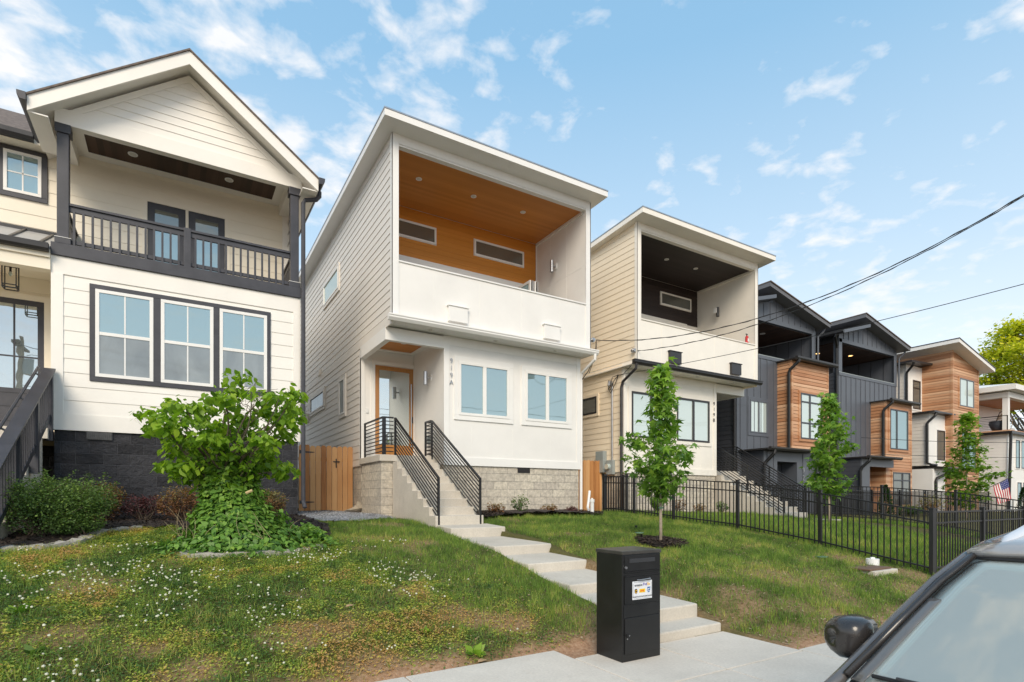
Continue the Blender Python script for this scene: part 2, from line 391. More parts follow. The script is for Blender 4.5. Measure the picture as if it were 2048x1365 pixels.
def tall_house(name, label, x0, s, yl, dz, pal, stair_u, numbers, group='pale box shaped houses with recessed balconies'):
    X = lambda u: x0 + s * u
    T = thing(name, label, 'house', (X(2.8), 12.3, 1.2), group)
    z = lambda v: v + dz
    yu, yd, yb = 11.85, 14.3, 25.0
    W = pal
    B = lambda mb, u0, u1, *a: mb.box(X(u0), X(u1), *a)
    # foundation
    f = MB(); B(f, 1.47, 5.58, yl + .02, yb, .5, z(2.38)); B(f, .02, 1.47, yd + .02, yb, .5, z(2.38))
    fo = f.build('foundation', M['stone'], T)
    v = MB(); 
    u_v = 3.75; B(v, u_v - .19, u_v + .19, yl + .002, yl + .03, z(2.22), z(2.36))
    for k in range(13): B(v, u_v - .18 + k * .029, u_v - .168 + k * .029, yl - .008, yl + .01, z(2.23), z(2.35))
    v.build('vent', M['bronze'], fo)
    # body
    w = MB()
    B(w, 1.45, 5.6, yl, yd, z(2.38), z(5.5))
    B(w, 0, 5.6, yd, yb, z(2.38), z(5.5))
    B(w, 0, 5.6, yd + .012, yb, z(5.5), z(9.66))
    B(w, 0, .12, yu, yd + .012, z(5.5), z(9.66)); B(w, 5.48, 5.6, yu, yd + .012, z(5.5), z(9.66))
    B(w, .12, 5.48, yu + .004, yu + .13, z(5.52), z(6.83))
    B(w, .12, 5.48, yu + .004, yu + .14, z(9.42), z(9.66))
    w.build('wall', W['front'], T)
    # faint vertical panel joints on the smooth fronts
    j = MB()
    for u in (1.0, 2.2, 3.4, 4.6):
        B(j, u - .004, u + .004, yu - .0005, yu + .006, z(5.62), z(6.80))
        if u > 1.5: B(j, u - .004, u + .004, yl - .003, yl + .004, z(2.60), z(3.35)); B(j, u - .004, u + .004, yl - .003, yl + .004, z(5.1), z(5.5))
    j.build('panel_joint', W['trim'], T)
    # side siding
    sd = MB()
    outer = Face('left' if s > 0 else 'right', x0); far = Face('right' if s > 0 else 'left', X(5.6))
    lap(sd, outer, yu + .09, yb, z(5.68), z(9.63)); lap(sd, outer, yd + .05, yb, z(2.40), z(5.42))
    outer.box(sd, yu + .02, yb, -.01, .018, z(5.44), z(5.66))
    lap(sd, far, yu + .09, yb, z(5.68), z(9.63)); lap(sd, far, yl + .09, yb, z(2.40), z(5.64))
    sd.build('siding', W['side'], T)
    # corner boards, sills and bands
    t = MB()
    B(t, -.02, .14, yu - .02, yu + .0035, z(5.50), z(9.66)); B(t, 5.46, 5.62, yu - .02, yu + .0035, z(5.50), z(9.66))
    B(t, -.022, -.001, yu - .02, yu + .085, z(5.50), z(9.66)); B(t, 5.601, 5.622, yu - .02, yu + .085, z(5.50), z(9.66))
    B(t, 1.44, 5.62, yl - .022, yl - .001, z(2.36), z(2.56))
    B(t, 5.50, 5.62, yl - .020, yl - .001, z(2.56), z(5.5)); B(t, 5.602, 5.62, yl - .001, yl + .085, z(2.38), z(5.5))
    B(t, 1.44, 1.58, yl - .020, yl - .001, z(2.56), z(5.5))
    B(t, 1.58, 5.5, yl - .012, yl - .001, z(5.28), z(5.5))
    B(t, -.02, .10, yd - .022, yd - .001, z(2.56), z(5.4)); B(t, -.02, -.001, yd - .022, yd + .06, z(2.42), z(5.4))
    B(t, .12, 5.48, yu - .014, yu + .003, z(9.46), z(9.66))
    t.build_each('trim_board', W['trim'], T)
    cp = MB(); B(cp, .10, 5.50, yu - .022, yu + .16, z(6.83), z(6.865)); cp.build('parapet_cap', W['trim'], T, bevel=.004)
    # roof
    r = MB(); za, zb = z(9.70), z(9.70) - (yb + .5 - 11.38) * pal['slope']
    lo, hi = X(-.33), X(5.84)
    y0, y1 = 11.38, yb + .5
    r.prism([(y0, za - .03), (y1, zb - .03), (y1, zb + .11), (y0, za + .11)], 'x', lo, hi)
    ro = r.build('roof', W['trim'], T)
    e = MB(); e.prism([(y0 - .012, za + .112), (y1 + .012, zb + .112), (y1 + .012, zb + .142), (y0 - .012, za + .142)], 'x', lo - s * .012, hi + s * .012)
    e.build('drip_edge', W['drip'], ro)
    # recessed balcony
    MB().box(X(.121), X(5.479), yu + .131, yd, z(5.72), z(5.84)).build('balcony_floor', M['concrete'], T)
    MB().box(X(.121), X(5.479), yu + .141, yd, z(9.45), z(9.60)).build('balcony_ceiling', W['ceil'], T)
    bw = MB(); lap(bw, Face('front', yd + .005), X(.13), X(5.47), z(8.1), z(9.44), .14, .012); bw.build('balcony_back_wall', W['back'], T)
    tr = MB(); B(tr, 5.44, 5.479, yu + .145, yd - .02, z(9.37), z(9.449)); B(tr, .121, .16, yu + .145, yd - .02, z(9.37), z(9.449))
    B(tr, 5.445, 5.479, yd - .03, yd - .021, z(5.85), z(9.37))
    tr.build_each('crown_trim', W['trim'], T)
    for u, ins in ((.121, 1), (5.479, -1)):     # flush panels on the two inner cheeks, with their joints
        q = MB(); 
        for yy in (12.75, 13.55): q.box(X(u), X(u + ins * .003), yy - .004, yy + .004, z(5.85), z(9.36))
        q.box(X(u), X(u + ins * .003), yu + .2, yd - .04, z(7.92), z(7.93)); q.build('panel_joint', W['joint'], T)
    # glazing at the back of the balcony
    Fb = Face('front', yd - .012)
    for (a, b) in pal['bwins']:
        window(T, Fb, min(X(a), X(b)), max(X(a), X(b)), z(8.62), z(9.08), frame=W['bframe'], fw=.05, gl=M['glassdim'], proud=.02, name='clerestory_window')
    d = MB(); a, b = sorted((X(pal['door'][0]), X(pal['door'][1])))
    frame4(d, Fb, a, b, z(5.85), z(8.1), .16, 0, .04); do = d.build('balcony_door', W['bdoor'], T)
    for k in range(3 if pal['fold'] else 2):
        n = 3 if pal['fold'] else 2
        p0 = a + .17 + (b - a - .34) * k / n; p1 = a + .17 + (b - a - .34) * (k + 1) / n
        MB().box(p0 + .02, p1 - .02, yd - .03, yd - .016, z(5.9), z(7.92)).build('pane', M['glassdim'], do)
        st = MB(); st.box(p0 - .03, p0 + .03, yd - .045, yd - .0305, z(5.9), z(7.94)); st.build('stile', W['bdoor'], do)
    if pal['fold']:
        for k in range(4):
            xx = X(4.62) + k * .085
            p = MB(); F2 = Face('right', xx); frame4(p, F2, 13.35, 14.2, z(5.86), z(7.85), .07, 0, .045); fd = p.build('folded_door_leaf', M['trim'] if k % 2 == 0 else M['silver'], T)
            MB().box(xx + .015, xx + .03, 13.42, 14.13, z(5.93), z(7.78)).build('pane', M['glass'], fd)
    for u in pal['lights']: downlight(T, (X(u), 12.87, z(9.45)))
    sconce(T, (X(pal['sconce'][0]), 13.25, z(8.36)), pal['sconce'][1], W['lampm'])
    # scuppers in the parapet
    for u0 in pal['scup']:
        q = MB(); B(q, u0 + .03, u0 + .52, yu - .085, yu + .003, z(5.70), z(6.05)); B(q, u0, u0 + .55, yu - .105, yu + .003, z(6.05), z(6.075))
        q.build('scupper', W['scupm'], T, bevel=.005)
    # eave over the ground floor
    so = MB(); B(so, -.0, 5.75, yu - .02, yl - .0005 if False else yd - .02, z(5.505), z(5.54))
    so.build('soffit', W['trim'], T)
    g = MB()
    prof = [(yu - .021, z(5.48)), (yu - .09, z(5.48)), (yu - .135, z(5.54)), (yu - .135, z(5.585)), (yu - .15, z(5.585)), (yu - .15, z(5.615)), (yu - .021, z(5.615))]
    g.prism(prof, 'x', X(-.12), X(5.82)); g.build('gutter', W['gut'], T)
    for u in (1.0, 2.75, 4.6): downlight(T, (X(u), 12.08, z(5.505)), .06)
    # downspout from the far end of the gutter
    dx = X(5.72)
    path = [(dx, yu - .09, z(5.50)), (dx, yu - .08, z(5.36)), (dx - s * .05, yl - .02, z(5.08)), (X(5.66) + s * .02, yl + .03, z(4.92)), (X(5.66) + s * .02, yl + .03, .9)]
    MB().tube(path, .042, 10).build('downspout', W['gut'], T)
    # entry porch
    bm = MB(); B(bm, -.02, 1.44, yl - .03, yl + .10, z(5.18), z(5.47)); B(bm, -.02, .12, yl + .10, yd - .023, z(5.18), z(5.47)); bm.build('entry_beam', W['trim'], T)
    ec = MB(); B(ec, .30, 1.30, yl + .28, yd - .18, z(5.455), z(5.475)); ec.build('entry_ceiling', W['ceil'], T)
    eb = MB(); B(eb, .121, .30, yl + .101, yd - .024, z(5.44), z(5.47)); B(eb, 1.30, 1.449, yl + .101, yd - .024, z(5.44), z(5.47)); B(eb, .30, 1.30, yl + .101, yl + .28, z(5.44), z(5.47)); B(eb, .30, 1.30, yd - .18, yd - .024, z(5.44), z(5.47))
    eb.build('entry_ceiling_trim', W['trim'], T)
    downlight(T, (X(.8), 13.3, z(5.455)), .07)
    return T, X, z

def front_door(T, F, u0, u1, z0, z1, m, glassm, jamb, handle=True):
    c = MB(); frame4(c, F, u0 - .10, u1 + .10, z0 - .03, z1 + .12, .099, 0, .035); d0 = c.build('front_door', jamb, T)
    l = MB(); frame4(l, F, u0, u1, z0, z1, .115, 0, .024, .33); l.build('door_leaf', m, d0, bevel=.004)
    p = MB(); F.box(p, u0 + .10, u1 - .10, 0, .012, z0 + .30, z1 - .10); p.build('pane', glassm, d0)
    if handle:
        h = MB(); hx = u1 - .075
        h.tube([F.P(hx, .075, z0 + .30), F.P(hx, .075, z1 - .42)], .016, 10)
        for zz in (z0 + .45, z1 - .55): h.tube([F.P(hx, .02, zz), F.P(hx, .075, zz)], .010, 8)
        h.build('door_handle', M['silver'], d0)
        k = MB(); F.box(k, hx + .015, hx + .055, .02, .05, z0 + .95, z0 + 1.12); k.build('lock', M['black'], d0)
    return d0

# ------------------------------------------------------------------ middle house (919 A)
palB = dict(front=M['white'], side=M['greige'], trim=M['trim'], joint=M['trim'], drip=M['silver'], ceil=M['orangewood'], back=M['orangewall'], bframe=M['trim'], bdoor=M['trim'],
            gut=M['trim'], scupm=M['trim'], lampm=M['silver'], slope=.02, bwins=[(.40, 2.10), (3.30, 5.0)], door=(.5, 5.0), fold=True,
            lights=(1.03, 2.55, 4.08), sconce=(5.32, 1), scup=(1.31, 4.02))
HB, XB, zB = tall_house('tall_house', 'tall white house with orange balcony ceiling, wooden glass door and black stair rails', 4.1, 1, 12.3, 0, palB, None, None)
FB = Face('front', 12.3)
for a, b in ((5.93, 7.38), (7.88, 9.29)):
    window(HB, FB, a, b, 3.60, 4.92, casing=M['trim'], cw=.12, frame=M['trim'], fw=.065, splits=((a + b) / 2,), gl=M['glass'])
FD = Face('front', 14.3)
front_door(HB, FD, 4.47, 5.53, 2.64, 5.06, M['doorwood'], M['glassdoor'], M['trim'])
sconce(HB, (5.41, 13.12, 4.60), 1, M['silver'])
bl = MB(); FD.box(bl, 4.23, 4.29, 0, .03, 3.78, 3.90); bl.build('doorbell', M['plastic'], HB)
ol = MB(); ol.box(5.47, 5.549, 13.1, 13.22, 2.95, 3.10); ol.build('outlet_cover', M['greymetal'], HB)
text = '919A'
for i, ch in enumerate(text):
    text_part('house_number', ch, (5.735, 12.3 - .024, 4.85 - i * .175), .165, M['silver'] , HB, .012, bold=-.002)
FL = Face('left', 4.1)
window(HB, FL, 16.5, 18.35, 7.72, 8.36, casing=M['greige'], cw=.09, frame=M['trim'], fw=.05, gl=M['glasspale'], proud=.03, off=.016)
window(HB, FL, 18.35, 20.45, 4.52, 5.05, casing=M['greige'], cw=.09, frame=M['trim'], fw=.05, gl=M['glassscreen'], proud=.03, off=.016)
window(HB, FL, 15.78, 16.38, 3.95, 4.97, casing=M['greige'], cw=.09, frame=M['trim'], fw=.05, gl=M['glassscreen'], proud=.03, off=.016)
sv = MB(); FL.box(sv, 18.9, 19.08, .01, .07, 5.62, 5.80); FL.box(sv, 18.93, 19.05, .06, .09, 5.58, 5.66); sv.build('wall_vent', M['greige'], HB)
mt = MB(); FL.box(mt, 20.9, 21.2, .01, .12, 4.3, 4.62); mt.build('utility_box', M['greige'], HB)
# landing and stair
ld = MB(); ld.box(4.05, 5.549, 12.58, 14.277, 2.42, 2.575); HL = ld.build('landing', M['concrete'], HB, bevel=.012)
lp = MB(); lp.box(4.10, 5.549, 12.64, 14.2, .7, 2.42); lp.build('landing_pier', M['stone'], HL)
st = MB(); n = 9; zt, zb_, yt, ybm = 2.575, 1.03, 12.579, 10.06
rise = (zt - zb_) / n; run = (yt - ybm) / (n - 1)
poly = [(yt, .7), (yt, zt - rise)]
for k in range(1, n):
    zc = zt - rise * k
    poly += [(yt - run * k, zc), (yt - run * k, zc - rise)]
poly += [(ybm, .7)]
st.prism(poly, 'x', 4.36, 5.43); st.build('stair', M['concrete'], HB, bevel=.010)
hr = .92
handrail(HB, [(4.43, 10.08, zb_ + hr), (4.43, 12.60, zt + hr - .05)], .80, [((4.43, 10.08, zb_ + hr), .98), ((4.43, 12.60, zt + hr - .05), 2.57)], M['black'])
handrail(HB, [(4.40, 12.64, zt + hr - .04), (4.15, 12.64, zt + hr - .04), (4.15, 14.12, zt + hr - .04)], .80, [((4.15, 12.64, zt + hr - .04), 2.57), ((4.19, 12.64, zt + hr - .04), 2.57), ((4.15, 14.10, zt + hr - .04), 2.57)], M['black'])
handrail(HB, [(5.36, 10.08, zb_ + hr), (5.36, 12.60, zt + hr - .05)], .80, [((5.36, 10.08, zb_ + hr), .98), ((5.36, 12.60, zt + hr - .05), 2.5)], M['black'])
handrail(HB, [(5.36, 12.64, zt + hr - .04), (5.36, 13.0, zt + hr - .04), (5.52, 13.0, zt + hr - .04)], .80, [((5.36, 13.0, zt + hr - .04), 2.57)], M['black'])

# ------------------------------------------------------------------ second house (919 B), a mirrored twin
palN = dict(front=M['creamtrim'], side=M['cream'], trim=M['creamtrim'], joint=M['creamtrim'], drip=M['silver'], ceil=M['espresso'], back=M['espressowall'], bframe=M['creamtrim'], bdoor=M['creamtrim'],
            gut=M['bronze'], scupm=M['bronze'], lampm=M['bronze'], slope=.06, bwins=[(.5, 2.1), (3.4, 5.0)], door=(.75, 4.9), fold=False,
            lights=(1.9, 3.3), sconce=(.28, -1), scup=(.93, 3.80))
HN, XN, zN = tall_house('tall_house', 'tall cream house with dark brown balcony ceiling, behind the black fence and the sapling', 17.07, -1, 12.4, -.05, palN, None, None)
FN = Face('front', 12.4)
for a, b in ((11.75, 13.40), (13.70, 15.26)):
    window(HN, FN, a, b, 3.40, 4.79, casing=M['creamtrim'], cw=.12, frame=M['bronze'], fw=.06, splits=((a + b) / 2,), gl=M['glasspale'])
for i, ch in enumerate('919B'):
    text_part('house_number', ch, (15.50, 12.4 - .024, 4.68 - i * .185), .165, M['bronze'], HN, .012)
FNL = Face('left', 17.07 - 5.6)
window(HN, FNL, 13.62, 15.7, 4.26, 4.80, casing=M['cream'], cw=.09, frame=M['bronze'], fw=.05, gl=M['glassdim'], proud=.03, off=.016)
dk = MB(); lap(dk, Face('front', 14.296), 15.63, 17.05, 2.55, 5.2, .18, .012); dk.build('entry_wall', M['slatedark'], HN)
front_door(HN, Face('front', 14.28), 15.85, 16.7, 2.56, 4.8, M['bronze'], M['glassdim'], M['bronze'], False)
# meter, panel and service mast on the side wall
pb = MB(); FNL.box(pb, 13.16, 13.52, .015, .17, 2.35, 3.02); pb.build('electric_panel', M['greymetal'], HN, bevel=.008)
me_ = MB(); FNL.box(me_, 12.78, 13.08, .015, .12, 2.28, 2.72); mo = me_.build('electric_meter', M['greymetal'], HN, bevel=.006)
dm = MB(); dm.tube([FNL.P(12.95, .12, 2.52), FNL.P(12.95, .22, 2.52)], .085, 18); dm.build('meter_dial', M['glasspale'], mo)
cd = MB(); cd.tube([FNL.P(12.86, .06, 2.72), FNL.P(12.86, .06, 4.98)], .028, 10); cd.tube([FNL.P(12.86, .06, 4.98), FNL.P(12.86, .10, 5.10), FNL.P(12.86, .18, 5.10), FNL.P(12.86, .2, 4.98)], .045, 10); cd.build('service_mast', M['silver'], HN)
jb = MB(); FNL.box(jb, 13.55, 13.85, .012, .1, 2.1, 2.3); jb.build('junction_box', M['plastic'], HN)
# landing, stair and rails on the right
ld = MB(); ld.box(15.52, 17.12, 12.58, 14.25, 2.34, 2.50); HL2 = ld.build('landing', M['concrete'], HN, bevel=.012)
lp = MB(); lp.box(15.62, 17.07, 12.64, 14.2, .5, 2.34); lp.build('landing_pier', M['stone'], HL2)
st = MB(); zt2, zb2 = 2.50, .93; rise = (zt2 - zb2) / 9
poly = [(yt, .5), (yt, zt2 - rise)]
for k in range(1, 9):
    zc = zt2 - rise * k; poly += [(yt - run * k, zc), (yt - run * k, zc - rise)]
poly += [(ybm, .5)]
st.prism(poly, 'x', 15.72, 17.05); st.build('stair', M['concrete'], HN, bevel=.010)
for xx in (15.84, 16.99):
    handrail(HN, [(xx, 10.08, zb2 + hr), (xx, 12.60, zt2 + hr - .05)], .80, [((xx, 10.08, zb2 + hr), .9), ((xx, 11.34, (zb2 + zt2) / 2 + hr - .02), 1.7), ((xx, 12.60, zt2 + hr - .05), 2.45)], M['black'])
handrail(HN, [(15.84, 12.64, zt2 + hr - .04), (15.84, 12.98, zt2 + hr - .04)], .80, [((15.84, 12.98, zt2 + hr - .04), 2.5)], M['black'])
handrail(HN, [(16.99, 12.64, zt2 + hr - .04), (16.99, 14.1, zt2 + hr - .04)], .80, [((16.99, 14.1, zt2 + hr - .04), 2.5)], M['black'])
# ------------------------------------------------------------------ left house: white farmhouse with a gabled balcony
XL, XR, YA = -1.87, 2.27, 12.6
HA = thing('farmhouse', 'white gabled farmhouse with charcoal balcony railing and black stone base', 'house', (.2, YA, 1.2))
FA = Face('front', YA); YB = 14.0; FAb = Face('front', YB)
fo = MB().box(XL + .02, XR - .02, YA + .02, 25, .4, 2.77).box(-7, XL + .02, 14.02, 25, .4, 2.77).build('foundation', M['blackstone'], HA)
v = MB(); FA.box(v, -1.39, -1.01, -.02, .012, 2.62, 2.76)
for k in range(13): FA.box(v, -1.385 + k * .029, -1.373 + k * .029, .012, .022, 2.63, 2.75)
v.build('vent', plain('dull_grey_vent', (.10, .10, .10), .7, .3, 20), fo)
MB().box(XL, XR, YA, 25, 2.77, 5.90).box(XL, XR, YB, 25, 5.90, 8.9).build('wall', M['farm'], HA)
MB().box(-7, XL - .001, YB, 25, 2.6, 8.32).build('wing_wall', M['wing'], HA)
s_ = MB(); lap(s_, FA, XL + .15, XR - .12, 3.06, 5.52, .25, .014); lap(s_, Face('right', XR), YA + .1, 25, 2.8, 8.3, .25, .014); s_.build('siding', M['farm'], HA)
s_ = MB(); lap(s_, FAb, XL + .02, XR - .02, 6.1, 8.46, .25, .012); s_.build('balcony_back_wall', M['wing'], HA)
s_ = MB(); lap(s_, FAb, -6, XL - .01, 2.8, 8.30, .25, .014); s_.build('wing_siding', M['wing'], HA)
t = MB()
FA.box(t, XL, XR, .001, .022, 2.77, 3.06); FA.box(t, XL, XR, .001, .020, 5.55, 5.86)
FA.box(t, XL, XL + .15, .001, .024, 3.06, 5.55); FA.box(t, XR - .12, XR, .001, .024, 3.06, 5.55)
t.box(XL - .022, XL - .001, YA - .02, YA + .12, 2.77, 5.86); t.box(XR + .001, XR + .022, YA - .02, YA + .12, 2.77, 5.86)
t.box(XR - .12, XR + .02, YB - .02, YB - .001, 6.1, 8.25)
t.build_each('trim_board', M['farm'], HA)
# triple window
cs = MB(); frame4(cs, FA, -1.345, 1.70, 3.69, 5.46, .085, -.01, .035)
for a, b in ((-.37, -.25), (.64, .75)): FA.box(cs, a, b, -.01, .034, 3.775, 5.375)
cs.build('window_casing', M['charcoal'], HA, bevel=.004)
for a, b in ((-1.26, -.37), (-.25, .64), (.75, 1.63)):
    m_ = (a + b) / 2
    window(HA, FA, a, b, 3.775, 5.375, frame=M['trim'], fw=.06, gl=[M['glassscreen'], M['glass']], hbars=(4.57,), muntins=[('v', m_, 4.61, 5.32), ('v', m_, 3.84, 4.54)], proud=.02, off=.012)
# balcony: deck, beam, posts, railing
MB().box(XL + .02, XR - .02, YA + .03, YB - .001, 5.9, 6.02).build('balcony_floor', M['charcoal'], HA)
MB().box(XL - .02, XR + .03, YA - .06, YA + .03, 5.865, 6.085).box(XL - .02, XL + .06, YA + .03, YB, 5.865, 6.085).box(XR - .05, XR + .03, YA + .03, YB, 5.865, 6.085).build('deck_beam', M['charcoal'], HA, bevel=.006)
for x in (XL + .145, XR - .09):
    p = MB().box(x - .085, x + .085, YA - .03, YA + .14, 6.085, 8.06).build('porch_post', M['charcoal'], HA, bevel=.006)
    MB().box(x - .115, x + .115, YA - .055, YA + .17, 8.06, 8.22).build('capital', M['charcoal'], p, bevel=.006)
    MB().box(x - .115, x + .115, YA - .05, YA + .16, 6.086, 6.19).build('post_base', M['charcoal'], p, bevel=.006)
    MB().box(x - .12, x + .12, YA - .056, YA + .17, 6.191, 6.199).build('base_flashing', M['trim'], p)
rl = MB(); x0, x1 = XL + .23, XR - .18
rl.box(x0, x1, YA - .01, YA + .10, 6.80, 6.845); rl.box(x0, x1, YA + .02, YA + .06, 6.70, 6.80); rl.box(x0, x1, YA + .02, YA + .06, 6.13, 6.20)
for x in (XL + .145, XR - .09):
    rl.box(x - .05, x + .05, YA + .14, YB, 6.80, 6.845); rl.box(x - .02, x + .02, YA + .14, YB, 6.70, 6.80); rl.box(x - .02, x + .02, YA + .14, YB, 6.13, 6.2)
RL = rl.build('balcony_railing', M['charcoal'], HA, bevel=.004)
MB().box(.13, .25, YA - .02, YA + .10, 6.085, 6.86).build('post', M['charcoal'], RL, bevel=.004)
bal = None
def baluster(x, y):
    global bal
    if bal is None:
        bal = MB().box(x - .018, x + .018, y - .018, y + .018, 6.09, 6.72).build('baluster', M['charcoal'], RL); bal['p'] = 0; bal0.append((x, y)); return
    c = bal.copy(); COL.objects.link(c); c.location = (x - bal0[0][0], y - bal0[0][1], 0)
bal0 = []
for k in range(13): baluster(x0 + .07 + k * .1345, YA + .01)
for k in range(13): baluster(.33 + k * .1345, YA + .01)
for x in (XL + .145, XR - .09):
    for k in range(9): baluster(x, YA + .25 + k * .135)
# gable
mid, sl = .22, .735
def under(x): return 9.86 - sl * abs(x - mid)
s_ = MB(); zz_ = 8.50
MB().prism([(XL + .05, 8.27), (XR + .03, 8.27), (XR + .03, under(XR + .03)), (mid, under(mid)), (XL + .05, under(XL + .05))], 'y', YA, YA + .10).build('gable_wall', M['farm'], HA)
while zz_ < 9.75:
    zt_ = min(zz_ + .155, 9.80); hw0 = (9.86 - zz_) / sl - .02; hw1 = (9.86 - zt_) / sl - .02
    l0, r0 = max(XL + .05, mid - hw0), min(XR + .03, mid + hw0); l1, r1 = max(XL + .05, mid - hw1), min(XR + .03, mid + hw1)
    y_, y2 = YA - .015, YA - .003
    s_.add([(l0, y_, zz_), (r0, y_, zz_), (r1, y2, zt_), (l1, y2, zt_), (l0, YA + .01, zz_), (r0, YA + .01, zz_)], [(0, 1, 2, 3), (4, 5, 1, 0)])
    zz_ += .155
s_.build('gable_siding', M['farm'], HA)
MB().box(XL + .03, XR + .05, YA - .03, YA + .12, 8.22, 8.50).build('header_beam', M['farm'], HA, bevel=.004)
t = MB()
for sg in (-1, 1):
    p0, p1 = (mid, under(mid)), (mid + sg * 2.05, under(mid + sg * 2.05))
    t.prism([p0, p1, (p1[0], p1[1] - .13), (mid, p0[1] - .13)] if sg > 0 else [(mid, p0[1] - .13), (p1[0], p1[1] - .13), p1, p0], 'y', YA - .024, YA - .016)
t.build('frieze_board', M['farm'], HA)
MB().box(XL, XL + .20, YA + .121, YB, 8.22, 8.46).box(XR - .20, XR, YA + .121, YB, 8.22, 8.46).build_each('side_beam', M['farm'], HA)
sc_ = MB(); sc_.box(XL + .2, XR - .2, YA + .121, YB, 8.465, 8.52)
for a in ((XL + .2, XL + .38, YA + .121, YB), (XR - .38, XR - .2, YA + .121, YB), (XL + .38, XR - .38, YB - .22, YB - .001), (XL + .38, XR - .38, YA + .121, YA + .2)):
    sc_.box(a[0], a[1], a[2], a[3], 8.435, 8.465)
sc_.build('ceiling_border', M['farm'], HA)
MB().box(XL + .38, XR - .38, YA + .2, YB - .22, 8.445, 8.464).build('balcony_ceiling', M['brownwood'], HA)
downlight(HA, (-.74, 13.40, 8.445), .085); downlight(HA, (.98, 13.40, 8.445), .085)
# roof over the gable
rf = MB(); yr0, yr1 = 12.15, 25.5
for sg in (-1, 1):
    e = mid + sg * 2.40
    a = [(mid, 10.052), (e, 10.052 - sl * 2.40), (e, 10.085 - sl * 2.40), (mid, 10.085)]
    rf.prism(a if sg < 0 else a[::-1], 'y', yr0 - .03, yr1)
RF = rf.build('roof', M['shingle'], HA)
fb = MB()
for sg in (-1, 1):
    e = mid + sg * 2.36
    a = [(mid, 9.80), (e, 9.80 - sl * 2.36), (e, 10.05 - sl * 2.36), (mid, 10.05)]
    fb.prism(a if sg < 0 else a[::-1], 'y', yr0, yr0 + .04)
    b = [(mid, 9.93), (e, 9.93 - sl * 2.36), (e, 10.048 - sl * 2.36), (mid, 10.048)]
    fb.prism(b if sg < 0 else b[::-1], 'y', yr0 + .04, yr1)
    # boxed eave return
    xw = XL if sg < 0 else XR
    zb_e = 9.80 - sl * 2.36
    fb.box(min(xw, e), max(xw, e), yr0 + .041, 13.45 if sg < 0 else yr1, zb_e - .0, zb_e + .02)
    fb.box(e - sg * .03, e, yr0 + .041, 13.45 if sg < 0 else yr1, zb_e + .02, zb_e + .25)
fb.build('fascia', M['farm'], RF)
def gutter_y(parent, x, sg, y0, y1, zt_, m):
    g = MB(); pr = [(x, zt_ - .13), (x + sg * .07, zt_ - .13), (x + sg * .115, zt_ - .07), (x + sg * .12, zt_), (x, zt_)]
    g.prism(pr if sg > 0 else pr[::-1], 'y', y0, y1); return g.build('gutter', m, parent)
gutter_y(HA, mid + 2.365, 1, 12.08, 25, 8.33, M['charcoal']); gutter_y(HA, mid - 2.365, -1, 12.08, 13.45, 8.33, M['charcoal'])
MB().tube([(2.66, 12.42, 8.20), (2.66, 12.42, 8.10), (2.60, 12.44, 8.02), (2.38, 12.50, 7.98), (2.34, 12.5, 7.9), (2.34, 12.5, 1.50), (2.36, 12.42, 1.35)], .045, 10).build('downspout', M['charcoal'], HA)
# french doors on the balcony
fd = MB(); frame4(fd, FAb, -.62, 1.04, 6.02, 7.93, .10, .001, .028); FAb.box(fd, .18, .23, .001, .026, 6.02, 7.83)
FDo = fd.build('french_door', M['wing'], HA)
for a, b in ((-.515, .175), (.235, .935)):
    l = MB(); frame4(l, FAb, a, b, 6.03, 7.825, .13, -.01, .02, .3); FAb.box(l, a + .13, b - .13, -.01, .018, 7.28, 7.40) if False else None
    l.build('door_leaf', M['charcoal'], FDo)
    p = MB(); FAb.box(p, a + .12, b - .12, -.01, .0145, 6.3, 7.7); p.build('pane', M['glass'], FDo)
    p = MB(); FAb.box(p, a + .13, b - .13, .0146, .0165, 7.24, 7.69); p.build('dark_reflection_pane', M['glassdim'], FDo)  # dark sheet over the glass, painted reflection of the dark ceiling
# wing window
window(HA, FAb, -2.80, -2.24, 7.40, 8.19, casing=M['charcoal'], cw=.09, frame=M['trim'], fw=.055, gl=M['glass'], muntins=[('v', -2.52, 7.46, 8.13), ('h', 7.79, -2.75, -2.29)], proud=.03, off=.012)
# wing roof, eave and gutter
MB().prism([(13.60, 8.33), (15.6, 9.72), (15.6, 9.80), (13.60, 8.41)], 'x', -7, XL - .25).build('wing_roof', M['shingle'], HA)
MB().box(-7, XL - .0, 13.63, YB - .001, 8.29, 8.33).box(-7, XL - .28, 13.60, 13.629, 8.24, 8.40).build('wing_eave', M['wing'], HA)
g = MB(); g.prism([(13.599, 8.25), (13.52, 8.25), (13.48, 8.31), (13.475, 8.39), (13.599, 8.39)], 'x', -7, XL - .42); g.build('gutter', M['bronze'], HA)
# porch: roof, beam, floor, front door, steps and wooden rail
PR = MB().prism([(12.50, 5.93), (13.98, 6.68), (13.98, 6.72), (12.50, 5.97)], 'x', -6, XL - .024).build('porch_roof', M['metalroof'], HA)
for k in range(7):
    xx = -2.06 - k * .42
    q = MB(); q.add([(xx - .018, 12.5, 5.971), (xx + .018, 12.5, 5.971), (xx + .018, 12.5, 6.0), (xx - .018, 12.5, 6.0), (xx - .018, 13.97, 6.721), (xx + .018, 13.97, 6.721), (xx + .018, 13.97, 6.75), (xx - .018, 13.97, 6.75)], [(3,2,1,0),(4,5,6,7),(0,1,5,4),(1,2,6,5),(2,3,7,6),(3,0,4,7)])
    q.build('standing_seam', M['bronze'], PR)
MB().box(-6, XL - .024, YB - .03, YB - .016, 6.72, 6.78).build('flashing', M['bronze'], HA)
g = MB(); g.prism([(12.50, 5.86), (12.42, 5.86), (12.385, 5.90), (12.38, 5.99), (12.50, 5.99)], 'x', -6, XL - .03); g.build('gutter', M['bronze'], HA)
